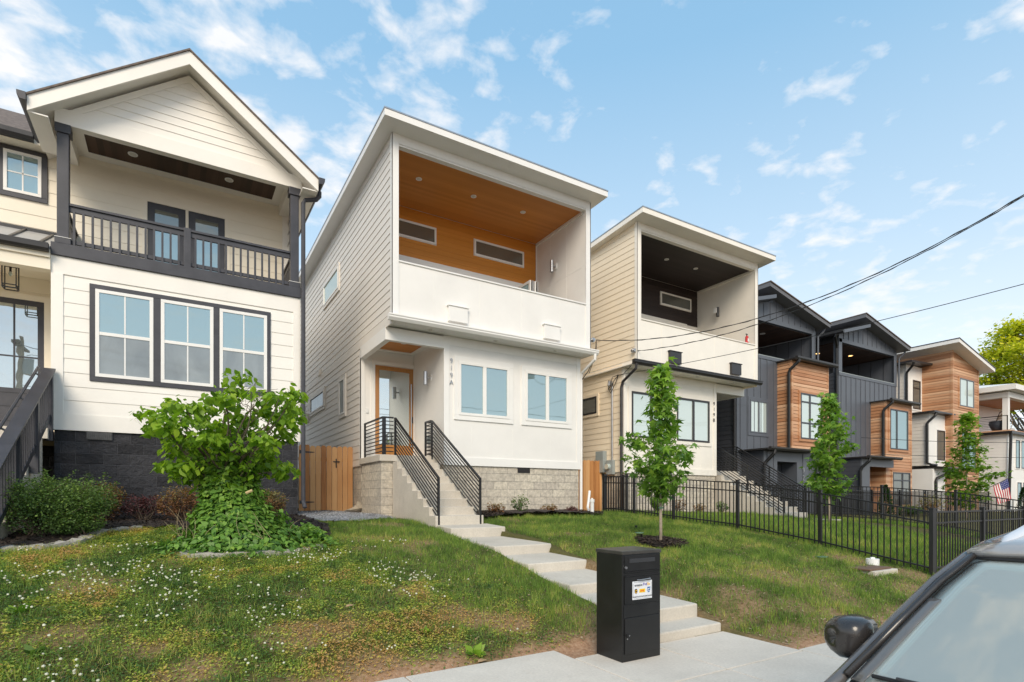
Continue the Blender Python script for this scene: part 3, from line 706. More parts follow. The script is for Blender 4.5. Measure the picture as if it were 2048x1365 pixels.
MB().box(-6, XL - .024, 12.5, 12.54, 5.78, 5.92).box(-6, XL - .024, 12.54, 12.74, 5.58, 5.90).build('porch_beam', M['wing'], HA)
MB().box(-6, XL - .024, 12.742, YB - .02, 5.82, 5.86).build('porch_ceiling', M['wing'], HA)
MB().box(-6, XL - .024, 12.3, YB, 2.58, 2.76).build('porch_floor', M['concrete'], HA)
fd = MB(); frame4(fd, FAb, -3.20, -2.09, 2.76, 5.48, .11, .015, .05); F0 = fd.build('front_door', M['wing'], HA)
l = MB(); frame4(l, FAb, -3.09, -2.20, 2.78, 5.37, .10, -.01, .03, .88); FAb.box(l, -2.66, -2.63, -.01, .028, 3.66, 5.27); 
for zz_ in (4.27,): FAb.box(l, -2.99, -2.30, -.01, .027, zz_ - .015, zz_ + .015)
l.build('door_leaf', M['charcoal'], F0, bevel=.003)
pl = MB()
for zz_ in (3.02, 3.3, 3.56): FAb.box(pl, -3.09, -2.20, .028, .033, zz_, zz_ + .012)
pl.build('door_groove', M['black'], F0)
p = MB(); FAb.box(p, -3.0, -2.29, -.01, .019, 3.62, 5.3); p.build('pane', glass('clear_door_glass', (.20, .24, .25), .5, (.9, .97, 1), .01, .03), F0)
st = MB(); poly = [(12.3, .5), (12.3, 2.59)]
for k in range(1, 10): poly += [(12.3 - .3 * k, 2.76 - .17 * k), (12.3 - .3 * k, 2.76 - .17 * (k + 1))]
poly += [(9.6, .5)]
st.prism(poly, 'x', -3.3, -1.96); st.build('stair', M['concrete'], HA, bevel=.01)
k_ = (3.86 - 2.13) / (12.56 - 9.32)
def rz(y): return 3.86 - k_ * (12.56 - y)
wr = MB(); xa = -1.90
wr.add([(xa - .085, 12.52, rz(12.52) - .04), (xa + .085, 12.52, rz(12.52) - .04), (xa + .085, 12.52, rz(12.52)), (xa - .085, 12.52, rz(12.52)), (xa - .085, 8.9, rz(8.9) - .04), (xa + .085, 8.9, rz(8.9) - .04), (xa + .085, 8.9, rz(8.9)), (xa - .085, 8.9, rz(8.9))], [(0,1,2,3),(7,6,5,4),(4,5,1,0),(5,6,2,1),(6,7,3,2),(7,4,0,3)])
WR = wr.build('stair_railing', M['charcoal'], HA, bevel=.004)
lo = MB(); lo.bar((xa, 12.45, rz(12.45) - .82), (xa, 8.95, rz(8.95) - .82), .05, .09); lo.build('lower_rail', M['charcoal'], WR)
for y in (12.46, 11.30, 10.15, 9.0): MB().box(xa - .055, xa + .055, y - .055, y + .055, rz(y) - 1.25, rz(y) - .035).build('post', M['charcoal'], WR)
for k in range(24):
    y = 12.30 - k * .14
    MB().box(xa - .018, xa + .018, y - .018, y + .018, rz(y) - .82, rz(y) - .03).build('baluster', M['charcoal'], WR)
gr = MB(); gr.tube([(xa - .16, 12.6, rz(12.6) - .02), (xa - .16, 8.9, rz(8.9) - .02)], .022, 10)
for y in (12.3, 11.2, 10.1): gr.tube([(xa - .16, y, rz(y) - .03), (xa - .05, y, rz(y) - .10)], .014, 8)
gr.build('grab_rail', M['charcoal'], WR)
# lantern hanging from the porch ceiling
LN = thing('lantern', 'black glass lantern hanging from the porch ceiling over the front door', 'lantern', (-2.53, 13.1, 5.82))
c = Vector((-2.53, 13.1, 0)); f = MB(); z0, z1, h = 5.30, 5.72, .095
for a in (-h, h):
    for b in (-h, h): f.box(c.x + a - .008, c.x + a + .008, c.y + b - .008, c.y + b + .008, z0, z1)
for zz_ in (z0, z0 + .05, z1):
    for a in (-h, h): f.box(c.x - h + .009, c.x + h - .009, c.y + a - .007, c.y + a + .007, zz_ - .008, zz_ + .008); f.box(c.x + a - .007, c.x + a + .007, c.y - h + .009, c.y + h - .009, zz_ - .008, zz_ + .008)
f.box(c.x - h, c.x + h, c.y - h, c.y + h, z1 + .008, z1 + .02); f.build('frame', M['black'], LN)
MB().tube([(c.x, c.y, z1 + .02), (c.x, c.y, 5.82)], .012, 8).build('stem', M['black'], LN)
MB().tube([(c.x, c.y, z1), (c.x, c.y, z1 - .12)], .018, 10).build('socket', M['black'], LN)
MB().tube([(c.x, c.y, z1 - .12), (c.x, c.y, z1 - .16), (c.x, c.y, z1 - .2)], [.015, .03, .008], 12).build('bulb', M['glasspale'], LN)
# ------------------------------------------------------------------ dark modern houses
def battens(mb, F, u0, u1, z0, z1, step=.42, w=.035, ztop=None):
    u = u0 + step * .5
    while u < u1:
        F.box(mb, u - w / 2, u + w / 2, .001, .02, z0, ztop(u) if ztop else z1); u += step
    return mb
def dark_house(label, x0, right_gut=True):
    Wd = 5.25; X = lambda u: x0 + u
    T = thing('dark_house', label, 'house', (X(2.6), 13.6, .8), 'dark slate houses with shed roofs')
    yf, yb = 13.6, 25.0; F = Face('front', yf)
    w = MB().box(X(0), X(Wd), yf, yb, .4, 7.22).box(X(.012), X(Wd - .012), 16.0, yb, 7.22, 8.7).box(X(Wd - .14), X(Wd), yf, 16.0, 7.22, 8.6)
    w.prism([(X(0), 8.6), (X(Wd), 8.6), (X(Wd), 8.97), (X(2.28), 9.73), (X(2.28), 9.50), (X(0), 9.0)], 'y', yf, yf + .14)
    w.prism([(X(2.28), 8.7), (X(Wd), 8.7), (X(Wd), 8.97), (X(2.28), 9.73)], 'y', yf + .14, yb)
    w.build('wall', M['slate'], T)
    b = MB(); battens(b, F, X(0), X(Wd), 3.5, 7.12)
    top = lambda u: (9.0 + (u - X(0)) * .219 - .05) if u < X(2.28) else (9.73 - (u - X(2.28)) * .256 - .06)
    battens(b, F, X(.2), X(Wd), 8.78, 9, ztop=top)
    bt = b.build('batten', M['slate'], T)
    t = MB(); F.box(t, X(0), X(Wd), .001, .026, 7.10, 7.22); F.box(t, X(0), X(Wd), .001, .026, 8.60, 8.76)
    F.box(t, X(Wd - .26), X(Wd), .001, .026, 7.22, 8.60); F.box(t, X(0), X(Wd), .0005, .008, 5.15, 5.16)
    t.box(X(-.02), X(.24), yf - .026, yf + .22, 7.22, 9.0)
    t.build('trim_board', M['slate'], T)
    MB().box(X(-.01), X(Wd - .26), yf - .03, yf + .14, 7.221, 7.25).build('parapet_cap', M['greymetal'], T)
    MB().box(X(.02), X(Wd - .15), yf + .141, 15.99, 8.58, 8.66).build('balcony_ceiling', M['brownwood'], T)
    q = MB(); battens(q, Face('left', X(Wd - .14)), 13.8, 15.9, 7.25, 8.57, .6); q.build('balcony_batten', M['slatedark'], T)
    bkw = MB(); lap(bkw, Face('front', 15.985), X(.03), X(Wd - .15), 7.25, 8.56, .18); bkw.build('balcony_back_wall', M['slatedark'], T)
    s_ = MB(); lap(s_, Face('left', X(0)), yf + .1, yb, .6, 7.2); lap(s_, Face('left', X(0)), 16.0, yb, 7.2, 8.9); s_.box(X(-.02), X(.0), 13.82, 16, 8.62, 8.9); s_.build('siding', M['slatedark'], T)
    r = MB(); r.prism([(X(1.35), 9.79), (X(5.55), 8.83), (X(5.55), 8.99), (X(1.35), 9.95)], 'y', 13.1, yb + .4)
    ro = r.build('roof', plain('grey_fascia', (.13, .13, .14), .5, .1, 2), T)
    MB().prism([(X(1.33), 9.955), (X(5.57), 8.985), (X(5.57), 9.02), (X(1.33), 9.99)], 'y', 13.06, yb + .45).build('roofing', M['shingle'], ro)
    MB().prism([(X(-.55), 8.78), (X(1.75), 9.40), (X(1.75), 9.54), (X(-.55), 8.92)], 'y', 13.1, yb + .4).build('lower_roof', M['slate'], T)
    MB().prism([(X(2.285), 9.4), (X(2.44), 9.4), (X(2.44), 9.70), (X(2.285), 9.72)], 'y', 13.75, yb).build('clerestory', M['greymetal'], T)
    gutter_y(T, X(-.552), -1, 13.05, yb, 8.90, M['bronze'])
    MB().tube([(X(-.62), 13.35, 8.78), (X(-.62), 13.4, 8.68), (X(-.12), 13.62, 8.42), (X(-.06), 13.66, 8.3), (X(-.06), 13.66, .8)], .05, 10).build('downspout', M['black'], T)
    MB().tube([(X(5.5), 13.3, 8.85), (X(5.45), 13.36, 8.7), (X(5.31), 13.5, 8.5), (X(5.31), 13.52, .8)], .04, 8).build('downspout', M['slate'], T)
    return T, X, F
def cedar_bay(T, x0, x1, y0, y1, z0, z1, dsp_z):
    b = MB().box(x0, x1, y0, y1, z0, z1).build('wood_bay', M['cedar'], T)
    k = MB(); lap(k, Face('front', y0), x0 + .07, x1 - .07, z0, z1, .14, .026); lap(k, Face('left', x0), y0 + .07, y1, z0, z1, .14, .026); k.build('siding', M['cedar'], b)
    MB().box(x0 - .03, x0 + .07, y0 - .032, y0 + .07, z0, z1).box(x1 - .07, x1 + .015, y0 - .032, y0 + .05, z0, z1).build_each('corner_board', M['cedar'], b)
    MB().box(x0 - .12, x1 + .2, y0 - .22, y1 - .005, z1 + .001, z1 + .05).build('bay_roof', M['bronze'], b)
    g = MB(); g.prism([(y0 - .221, z1 - .03), (y0 - .29, z1 - .03), (y0 - .33, z1 + .03), (y0 - .335, z1 + .10), (y0 - .221, z1 + .10)], 'x', x0 - .1, x1 + .25); g.build('gutter', M['bronze'], b)
    MB().tube([(x0 + .06, y0 - .27, z1), (x0 + .05, y0 - .26, z1 - .10), (x0 - .07, y0 + .02, z1 - .38), (x0 - .08, y0 + .06, z1 - .5), (x0 - .08, y0 + .06, dsp_z)], .06, 10).build('downspout', M['black'], b)
    return b
def porch_roof(T, x0, x1, y0, y1, z):
    p = MB().box(x0, x1, y0, y1, z, z + .06).build('porch_roof', M['bronze'], T)
    g = MB(); g.prism([(y0 - .001, z - .02), (y0 - .07, z - .02), (y0 - .11, z + .04), (y0 - .115, z + .10), (y0 - .001, z + .10)], 'x', x0 + .05, x1 + .05); g.build('gutter', M['bronze'], p)
    return p
TC, XC, FC = dark_house('dark slate house with a wooden upper bay and the number 921, beside the cream house', 18.34)
window(TC, FC, 19.12, 20.20, 4.12, 5.40, casing=M['slate'], cw=.12, frame=M['slate'], fw=.05, splits=(19.66,), gl=M['glasspale'])
bay = cedar_bay(TC, 20.92, 23.50, 13.0, 13.6, 3.53, 7.05, 3.55)
window(bay, Face('front', 13.0), 21.45, 22.98, 3.95, 5.80, casing=M['cedar'], cw=.10, frame=M['slatedark'], fw=.055, splits=(22.10,), hbars=(4.6, 5.45), gl=M['glasspale'], proud=.035, off=.026)
porch_roof(TC, 18.4, 21.6, 12.35, 13.59, 3.34)
pw = MB().box(18.62, 19.44, 12.65, 13.59, .5, 3.33).box(20.72, 21.5, 12.65, 13.59, .5, 3.33).box(19.44, 20.72, 12.65, 13.59, 2.95, 3.33).build('porch_wall', M['slate'], TC)
b = MB(); battens(b, Face('front', 12.65), 18.62, 19.5, .6, 3.3, .4); battens(b, Face('front', 12.65), 20.75, 21.5, .6, 3.3, .72); b.build('batten', M['slate'], pw)
l_ = MB(); lap(l_, Face('left', 18.62), 12.7, 13.58, .6, 3.3); l_.build('siding', M['slatedark'], pw)
MB().box(19.46, 20.70, 13.30, 13.4, .6, 2.95).build('front_door', M['slatedark'], TC)
MB().tube([(18.75, 12.28, 3.33), (18.72, 12.3, 3.2), (18.62, 12.56, 2.9), (18.58, 12.6, 2.8), (18.58, 12.6, .8)], .06, 10).build('downspout', M['black'], TC)
for i, ch in enumerate('921'): text_part('house_number', ch, (21.12, 12.65 - .024, 2.55 - i * .30), .30, M['silver'], TC, .012)
TD, XD, FD_ = dark_house('dark slate house with tall wooden bay and lit balcony lights, next to the wood tower', 25.46)
bay2 = cedar_bay(TD, 28.24, 30.72, 12.95, 13.6, .5, 6.08, 3.5)
window(bay2, Face('front', 12.95), 28.55, 30.28, 3.86, 5.75, casing=M['cedar'], cw=.10, frame=M['slatedark'], fw=.055, splits=(29.2,), gl=M['glass'], proud=.035, off=.026)
window(bay2, Face('front', 12.95), 28.80, 30.50, 1.25, 2.78, casing=M['cedar'], cw=.10, frame=M['slatedark'], fw=.055, splits=(29.75,), hbars=(2.4,), gl=M['glassdim'], proud=.035, off=.026)
porch_roof(TD, 25.3, 28.22, 12.35, 13.59, 3.30)
MB().box(25.42, 26.1, 12.6, 13.59, .5, 3.29).box(26.1, 28.22, 12.6, 12.75, 2.95, 3.29).build('porch_wall', M['slate'], TD)
e = MB(); lap(e, Face('front', 13.592), 26.1, 28.22, .6, 2.95, .14); e.build('entry_wall', M['cedar'], TD)
l_ = MB(); lap(l_, Face('left', 25.42), 12.65, 13.58, .6, 3.28); l_.build('siding', M['slatedark'], TD)
MB().tube([(25.5, 12.28, 3.3), (25.46, 12.32, 3.15), (25.38, 12.56, 2.9), (25.36, 12.62, 2.75), (25.36, 12.62, .8)], .06, 10).build('downspout', M['black'], TD)
downlight(TD, (26.6, 15.2, 8.58), .12, 'lampwarm'); downlight(TD, (28.4, 14.6, 8.58), .12, 'lampwarm'); downlight(TC, (21.4, 14.6, 8.58), .11)
# ------------------------------------------------------------------ white and wood tower house
TE = thing('tower_house', 'white house with a tall wooden corner tower under a slanted roof', 'house', (35, 13, .8))
MB().box(32.5, 34.3, 13.94, 24, .4, 8.55).box(34.3, 37.5, 15.5, 24, .4, 8.5).box(32.5, 34.4, 12.9, 13.94, 3.2, 5.85).build('wall', M['white'], TE)
s_ = MB(); lap(s_, Face('left', 32.5), 14.05, 24, .6, 8.5); lap(s_, Face('left', 32.5), 13.0, 14.05, 3.22, 5.8); s_.build('siding', M['greige'], TE)
tw = MB(); tw.prism([(34.3, .4), (37.5, .4), (37.5, 8.55), (34.3, 9.25)], 'y', 12.58, 15.5); TW = tw.build('wood_tower', M['cedar'], TE)
k = MB(); lap(k, Face('front', 12.58), 34.38, 37.42, .6, 8.5, .14, .026); lap(k, Face('left', 34.3), 12.66, 15.5, .6, 9.2, .14, .026); k.build('siding', M['cedar'], TW)
MB().box(34.265, 34.38, 12.548, 12.66, .5, 9.22).box(37.42, 37.52, 12.548, 12.62, .5, 8.5).build_each('corner_board', M['cedar'], TW)
MB().prism([(33.5, 9.38), (38.0, 8.40), (38.0, 8.58), (33.5, 9.56)], 'y', 12.0, 24.5).build('roof', M['white'], TE)
MB().prism([(33.48, 9.561), (38.02, 8.575), (38.02, 8.61), (33.48, 9.60)], 'y', 11.97, 24.5).build('roofing', M['bronze'], TE)
MB().prism([(32.0, 8.50), (34.6, 8.62), (34.6, 8.72), (32.0, 8.60)], 'y', 13.45, 24).build('lower_roof', M['bronze'], TE)
MB().tube([(32.35, 13.5, 8.55), (32.35, 13.55, 8.4), (32.44, 13.86, 8.1), (32.45, 13.88, 8.0), (32.45, 13.88, 5.9)], .06, 10).build('downspout', M['black'], TE)
MB().box(32.2, 34.6, 12.55, 13.9, 5.86, 5.93).build('bay_roof', M['bronze'], TE)
MB().tube([(32.6, 12.62, 5.86), (32.55, 12.66, 5.7), (32.44, 12.92, 5.4), (32.42, 12.96, 5.3), (32.42, 12.96, 3.35), (32.6, 12.85, 3.25), (33.2, 12.85, 3.25)], .06, 10).build('downspout', M['black'], TE)
MB().box(32.6, 34.9, 12.2, 13.9, 3.05, 3.12).build('porch_roof', M['bronze'], TE)
MB().box(32.5, 33.9, 12.75, 13.93, .5, 3.04).build('porch_wall', M['white'], TE)
MB().tube([(33.5, 12.2, 3.05), (33.4, 12.25, 2.9), (32.75, 12.66, 2.55), (32.7, 12.68, 2.4), (32.7, 12.68, .8)], .07, 10).build('downspout', M['black'], TE)
Fe = Face('front', 13.94); window(TE, Fe, 33.2, 34.05, 6.28, 7.8, casing=M['white'], cw=.08, frame=M['bronze'], fw=.06, hbars=(7.4,), gl=M['glassdim'])
Fe = Face('front', 12.9); window(TE, Fe, 33.32, 34.22, 3.5, 5.05, casing=M['white'], cw=.08, frame=M['bronze'], fw=.06, gl=M['glassdim'])
Fe = Face('front', 12.58); window(TE, Fe, 35.05, 36.8, 6.40, 7.86, casing=M['cedar'], cw=.09, frame=M['slate'], fw=.05, splits=(35.95,), gl=M['glasspale'], off=.026)
window(TE, Fe, 35.3, 37.0, 3.1, 5.05, casing=M['cedar'], cw=.09, frame=M['slatedark'], fw=.05, splits=(36.15,), gl=M['glass'], off=.026)
window(TE, Face('left', 32.5), 14.3, 14.8, 2.0, 2.35, casing=M['white'], cw=.07, frame=M['bronze'], fw=.03, gl=M['glassdim'], off=.026)
# ------------------------------------------------------------------ far white house with a railed balcony
TF = thing('white_house', 'far white house with a corner column, wire balcony railing and black downspout', 'house', (42, 12, .9))
MB().box(39.35, 47, 11.9, 22, .4, 5.22).box(39.45, 47, 14.2, 22, 5.35, 7.3).build('wall', M['white'], TF)
s_ = MB(); lap(s_, Face('left', 39.35), 12.0, 22, .6, 5.2); s_.build('siding', M['white'], TF)
MB().box(39.2, 47, 11.75, 22, 5.23, 5.34).build('balcony_floor', M['cedar'], TF)
MB().box(39.1, 47, 11.62, 11.745, 5.12, 5.26).box(39.08, 39.195, 11.745, 22, 5.12, 5.26).build('gutter', M['black'], TF)
MB().tube([(39.28, 11.72, 5.12), (39.28, 11.82, .8)], .07, 10).build('downspout', M['black'], TF)
MB().box(39.3, 39.56, 11.85, 12.1, 5.34, 7.15).build('column', M['white'], TF)
MB().box(39.25, 47, 11.82, 12.14, 7.15, 7.45).box(39.25, 39.6, 12.14, 22, 7.15, 7.45).build('beam', M['white'], TF)
MB().box(39.6, 47, 12.14, 14.2, 7.32, 7.4).build('balcony_ceiling', M['cedar'], TF)
rf = MB(); rf.add([(38.9, 11.4, 7.5), (47, 11.4, 7.5), (47, 22, 7.5), (38.9, 22, 7.5), (38.9, 11.4, 7.78), (47, 11.4, 7.78), (47, 22, 7.78), (38.9, 22, 7.78), (43, 15.5, 8.7), (47, 15.5, 8.7), (47, 18, 8.7), (43, 18, 8.7)],
  [(3,2,1,0),(0,1,5,4),(3,0,4,7),(4,5,9,8),(7,4,8,11),(8,9,10,11),(6,7,11,10),(2,3,7,6)]); rf.build('roof', M['white'], TF)
RR = MB().box(39.3, 47, 11.86, 11.9, 6.12, 6.16).box(39.3, 39.34, 11.9, 14.5, 6.12, 6.16).build('balcony_railing', M['black'], TF)
for p in ((39.32, 13.2), (39.32, 14.4), (40.9, 11.88), (42.5, 11.88), (39.32, 11.88)): MB().box(p[0] - .025, p[0] + .025, p[1] - .025, p[1] + .025, 5.34, 6.16).build('post', M['black'], RR)
for k in range(7): 
    zz_ = 5.45 + k * .095; MB().tube([(47, 11.88, zz_), (39.32, 11.88, zz_), (39.32, 14.5, zz_)], .008, 5).build('wire', M['black'], RR)
Fe = Face('front', 11.9)
for a, z0, z1 in ((40.5, 3.25, 4.85), (41.35, 3.25, 4.85), (40.75, 1.1, 2.45), (41.6, 1.1, 2.45)): window(TF, Fe, a, a + .6, z0, z1, casing=M['white'], cw=.06, frame=M['slatedark'], fw=.05, gl=M['glass'])
for a in (40.2, 41.2): window(TF, Face('front', 14.2), a, a + .55, 5.5, 6.7, casing=M['white'], cw=.06, frame=M['slatedark'], fw=.05, gl=M['glass'], name='balcony_window')
# things standing on that balcony
pt = MB(); c = (39.75, 12.45)
pt.tube([(*c, 5.341), (*c, 5.5), (*c, 5.75), (*c, 5.86), (*c, 5.90)], [.22, .30, .40, .36, .40], 20)
setp(pt.build('plant_pot', M['terracotta'], None, smooth=True), 'big round dark blue pot behind the wire railing of the far balcony', 'pot')
pt = MB(); c = (39.7, 13.6); pt.tube([(*c, 5.341), (*c, 5.6)], [.16, .22], 14); pt.tube([(*c, 5.6), (*c, 5.68)], [.2, .10], 9)
setp(pt.build('planter', M['bronze'], None), 'small low dark planter left of the big pot on the far balcony', 'planter')
HC = thing('egg_chair', 'woven rattan egg chair at the right end of the far balcony', 'chair', (41.5, 12.6, 5.34))
e = MB(); 
for k in range(14):
    t0 = math.pi * (k / 13); r_ = .5 * math.sin(t0)
    if r_ > .03: e.tube([(41.5 + r_ * math.cos(a_), 12.6 + .42 * r_ / .5 * math.sin(a_), 6.0 + .55 * math.cos(t0)) for a_ in [R(-20 + q * 22) for q in range(11)]], .016, 5)
for a_ in [R(-20 + q * 22) for q in range(11)]:
    e.tube([(41.5 + .5 * math.sin(math.pi * k / 12) * math.cos(a_), 12.6 + .42 * math.sin(math.pi * k / 12) * math.sin(a_), 6.0 + .55 * math.cos(math.pi * k / 12)) for k in range(13)], .014, 5)
e.build('woven_shell', plain('rattan', (.35, .26, .17), .7, .3, 20), HC)
MB().disc((41.5, 12.6, 5.5), .38, .1, 18).build('cushion', M['white'], HC)
MB().tube([(41.5, 13.0, 5.345), (41.5, 13.1, 6.0), (41.5, 12.9, 6.6), (41.5, 12.6, 6.7)], .022, 8).disc((41.5, 12.8, 5.345), .4, .03, 20).build('stand', M['black'], HC)
# ------------------------------------------------------------------ terrain
def vnoise(x, y, seed=0):
    x = np.asarray(x, float); y = np.asarray(y, float)
    xi = np.floor(x).astype(np.int64); yi = np.floor(y).astype(np.int64); fx = x - xi; fy = y - yi
    def h(a, b):
        n = (a * 374761393 + b * 668265263 + seed * 974711) & 0x7fffffff
        n = ((n ^ (n >> 13)) * 1274126177) & 0x7fffffff
        return ((n ^ (n >> 16)) & 0xffff) / 65535.0
    u = fx * fx * (3 - 2 * fx); v = fy * fy * (3 - 2 * fy)
    return (h(xi, yi) * (1 - u) + h(xi + 1, yi) * u) * (1 - v) + (h(xi, yi + 1) * (1 - u) + h(xi + 1, yi + 1) * u) * v
def fbm(x, y, seed=0, o=4):
    t = 0; a = .5; n = 0
    for k in range(o): t = t + a * vnoise(x * 2**k, y * 2**k, seed + k); n += a; a *= .5
    return t / n
LY = [2.0, 4.58, 4.72, 5.2, 6, 7, 8, 9, 10, 11, 12.3, 15]; LZ = [-.06, -.05, .03, .18, .38, .59, .76, .90, 1.02, 1.10, 1.16, 1.2]
RY = [2.0, 3.30, 3.42, 3.8, 4.2, 5, 6, 7, 7.8, 9.7, 11, 12.3, 15]; RZ = [-.06, -.05, .03, .16, .29, .45, .60, .75, .85, .99, 1.10, 1.14, 1.15]
def ground_z(x, y, bumps=True):
    x = np.asarray(x, float); y = np.asarray(y, float)
    w = np.clip((x - 4.6) / 1.2, 0, 1); w = w * w * (3 - 2 * w)
    z = np.interp(y, LY, LZ) * (1 - w) + np.interp(y, RY, RZ) * w
    # the apron notch: low ground under the concrete
    # the lawn meets the garden path just below its slabs
    pz = np.interp(y, [3.3, 3.42, 4.2, 4.62, 5.74, 6.76, 7.74, 9.39, 10.1, 12.5], [-.05, .0, .03, .14, .36, .53, .71, .90, .97, 1.12])
    k = np.exp(-(np.clip(np.maximum(4.38 - x, x - 5.48), 0, 9) / .55) ** 2) * np.where(x < 5, y > 4.3, y > 3.3)
    z = z * (1 - k) + pz * k
    ins = (x > 4.42) & (x < 5.42) & (y > 4.3) & (y < 12.6); z = np.where(ins, pz - .22, z)
    ap = (x > 3.25) & (x < 5.45) & (y < 4.26); z = np.where(ap, -.06, z)
    # the ground falls away to the right of the cream house
    f = np.clip((x - 12) / 12, 0, 1) * np.clip((y - 7) / 4, 0, 1); z = z - .32 * f
    if bumps: z = z + (fbm(x * 1.6, y * 1.6, 5, 3) - .5) * .07 * np.clip((y - 4.3) / .8, 0, 1)
    return z
def gz(x, y): return float(ground_z(x, y))
def hit(px, py):
    """where the view ray through a photograph pixel meets the ground"""
    rx, ry = ray(px); d = 5.0
    for _ in range(60):
        z = gz(d * rx, d * ry); dn = FPX * (EYE - z) / max(py - HZ, 4)
        d = d * .6 + dn * .4
    return d * rx, d * ry
BARE = [(770,1050,.45,.9),(735,1080,.35,.7),(700,1040,.5,.7),(850,1085,.3,.8),(1000,1105,.25,.7),(1540,1150,.5,.8),(1480,1185,.35,.7),(1500,1215,.3,.8),(1560,1300,.3,.9),(1640,1150,.4,.6),
        (1700,1120,.45,.9),(1820,1150,.4,1.0),(1620,1120,.3,.7),(1410,1150,.25,.7),(1250,1190,.2,.7),(110,1275,.3,.7),(760,1340,.3,1.0),(390,1345,.25,.9),(1020,1250,.28,.9),(1120,1290,.3,.9),(1180,1240,.2,.7),
        (1350,1230,.25,.6),(1830,1180,.4,.9),(1380,1265,.25,.6),(290,1300,.2,.6),(600,1190,.2,.5),(820,1180,.25,.6),(900,1230,.2,.6),(1460,1240,.3,.6),(1690,1200,.3,.6),(1590,1215,.3,.5),(1100,1310,.2,.8),(930,1300,.2,.6),(1350,1190,.3,.7),(1650,1250,.3,.5)]
BSPOT = [(*hit(a, b), r * .8, s_) for a, b, r, s_ in BARE]
def bare_at(x, y):
    b = np.clip((fbm(x * 1.1 + 3, y * 1.1, 21, 4) - .59) * 5, 0, .7) * (x < 11)
    wob = (fbm(x * 3, y * 3, 40, 3) - .5) * .5
    for sx, sy, r, s_ in BSPOT:
        d = np.hypot((x - sx) / 1.3, y - sy) / r + wob
        b = np.maximum(b, s_ * np.clip(1.5 - d, 0, 1))
    edge = np.where(x < 4.3, np.clip((4.95 - y) / .3, 0, 1), np.where(x > 5.4, np.clip((3.75 - y) / .35, 0, 1), 0)) * fbm(x * 2, y * 2, 77, 3) * 1.5
    return np.clip(np.maximum(b * np.where(x < 4, .70, .66), edge), 0, 1)
def grid_axis(parts):
    out = []
    for a, b, s_ in parts: out += list(np.arange(a, b - 1e-6, s_))
    return np.array(out + [parts[-1][1]])
gx = grid_axis([(-400, -40, 60), (-40, -8, 4), (-8, -4.5, .5), (-4.5, 12, .075), (12, 20, .3), (20, 48, 1.5), (48, 100, 10), (100, 1000, 100)])
gy = grid_axis([(-400, -40, 60), (-40, 0, 8), (0, 3, .5), (3, 13, .075), (13, 20, .6), (20, 60, 5), (60, 1000, 100)])
GX, GY = np.meshgrid(gx, gy, indexing='ij'); GZ = ground_z(GX, GY)
GZ = np.where(GY < 2.0, -.22, GZ); 
nx, ny = GX.shape
me = bpy.data.meshes.new('ground'); idx = np.arange(nx * ny).reshape(nx, ny)
V = np.stack([GX, GY, GZ], -1).reshape(-1, 3)
Fq = np.stack([idx[:-1, :-1], idx[1:, :-1], idx[1:, 1:], idx[:-1, 1:]], -1).reshape(-1, 4)
me.vertices.add(len(V)); me.vertices.foreach_set('co', V.reshape(-1).astype(np.float32))
me.loops.add(Fq.size); me.loops.foreach_set('vertex_index', Fq.reshape(-1).astype(np.int32))
me.polygons.add(len(Fq)); me.polygons.foreach_set('loop_start', np.arange(0, Fq.size, 4, dtype=np.int32))
me.update(calc_edges=True); me.polygons.foreach_set('use_smooth', np.ones(len(Fq), dtype=bool))
at = me.attributes.new('tint', 'FLOAT', 'POINT'); at.data.foreach_set('value', bare_at(V[:, 0], V[:, 1]).astype(np.float32))
m, nt, b = new_mat('soil_and_turf'); p = posvec(nt)
a = nd(nt, 'ShaderNodeAttribute', attribute_name='tint')
f = noise(nt, p, 26, 8, .7); f2 = noise(nt, p, 2.2, 5)
soil = ramp(nt, f, [(.25, (.19, .105, .06)), (.5, (.38, .225, .135)), (.75, (.54, .38, .26))])
turf = ramp(nt, mth(nt, 'ADD', mth(nt, 'MULTIPLY', f, .6), mth(nt, 'MULTIPLY', f2, .4)), [(.3, (.055, .055, .02)), (.55, (.12, .11, .04)), (.75, (.27, .19, .10))])
nt.links.new(mixc(nt, a.outputs['Fac'], turf, soil), b.inputs['Base Color']); b.inputs['Roughness'].default_value = .95; b.inputs['Specular IOR Level'].default_value = .15
bump(nt, b, f, .8, .02); me.materials.append(m)
GO = bpy.data.objects.new('ground', me); COL.objects.link(GO); GO['kind'] = 'structure'
# road, kerb, pavement slabs
def struct(o): o['kind'] = 'structure'; return o
struct(MB().box(-300, 600, -7.5, 1.70, -.40, -.15).build('road', plain('asphalt', (.055, .055, .057), .85, .3, 30, bmp=.5)))
struct(MB().box(-300, 600, 1.701, 1.86, -.35, .0).build('kerb', M['concrete'], None, bevel=.02))
slab = MB()
g_ = .006
def sl(x0, x1, y0, y1): slab.box(x0 + g_, x1 - g_, y0 + g_, y1 - g_, -.12, 0)
x = 3.3
while x > -9: sl(x - 1.6, x, 1.87, 4.60); x -= 1.6
for a_, b_ in ((3.3, 4.28), (4.28, 5.46)): sl(a_, b_, 3.27, 4.27 if b_ < 5 else 4.24); sl(a_, b_, 1.87, 3.27)
x = 5.46
while x < 60: sl(x, x + 1.55, 1.87, 3.33); x += 1.55
struct(slab.build('pavement', M['paving'], None, bevel=.008))
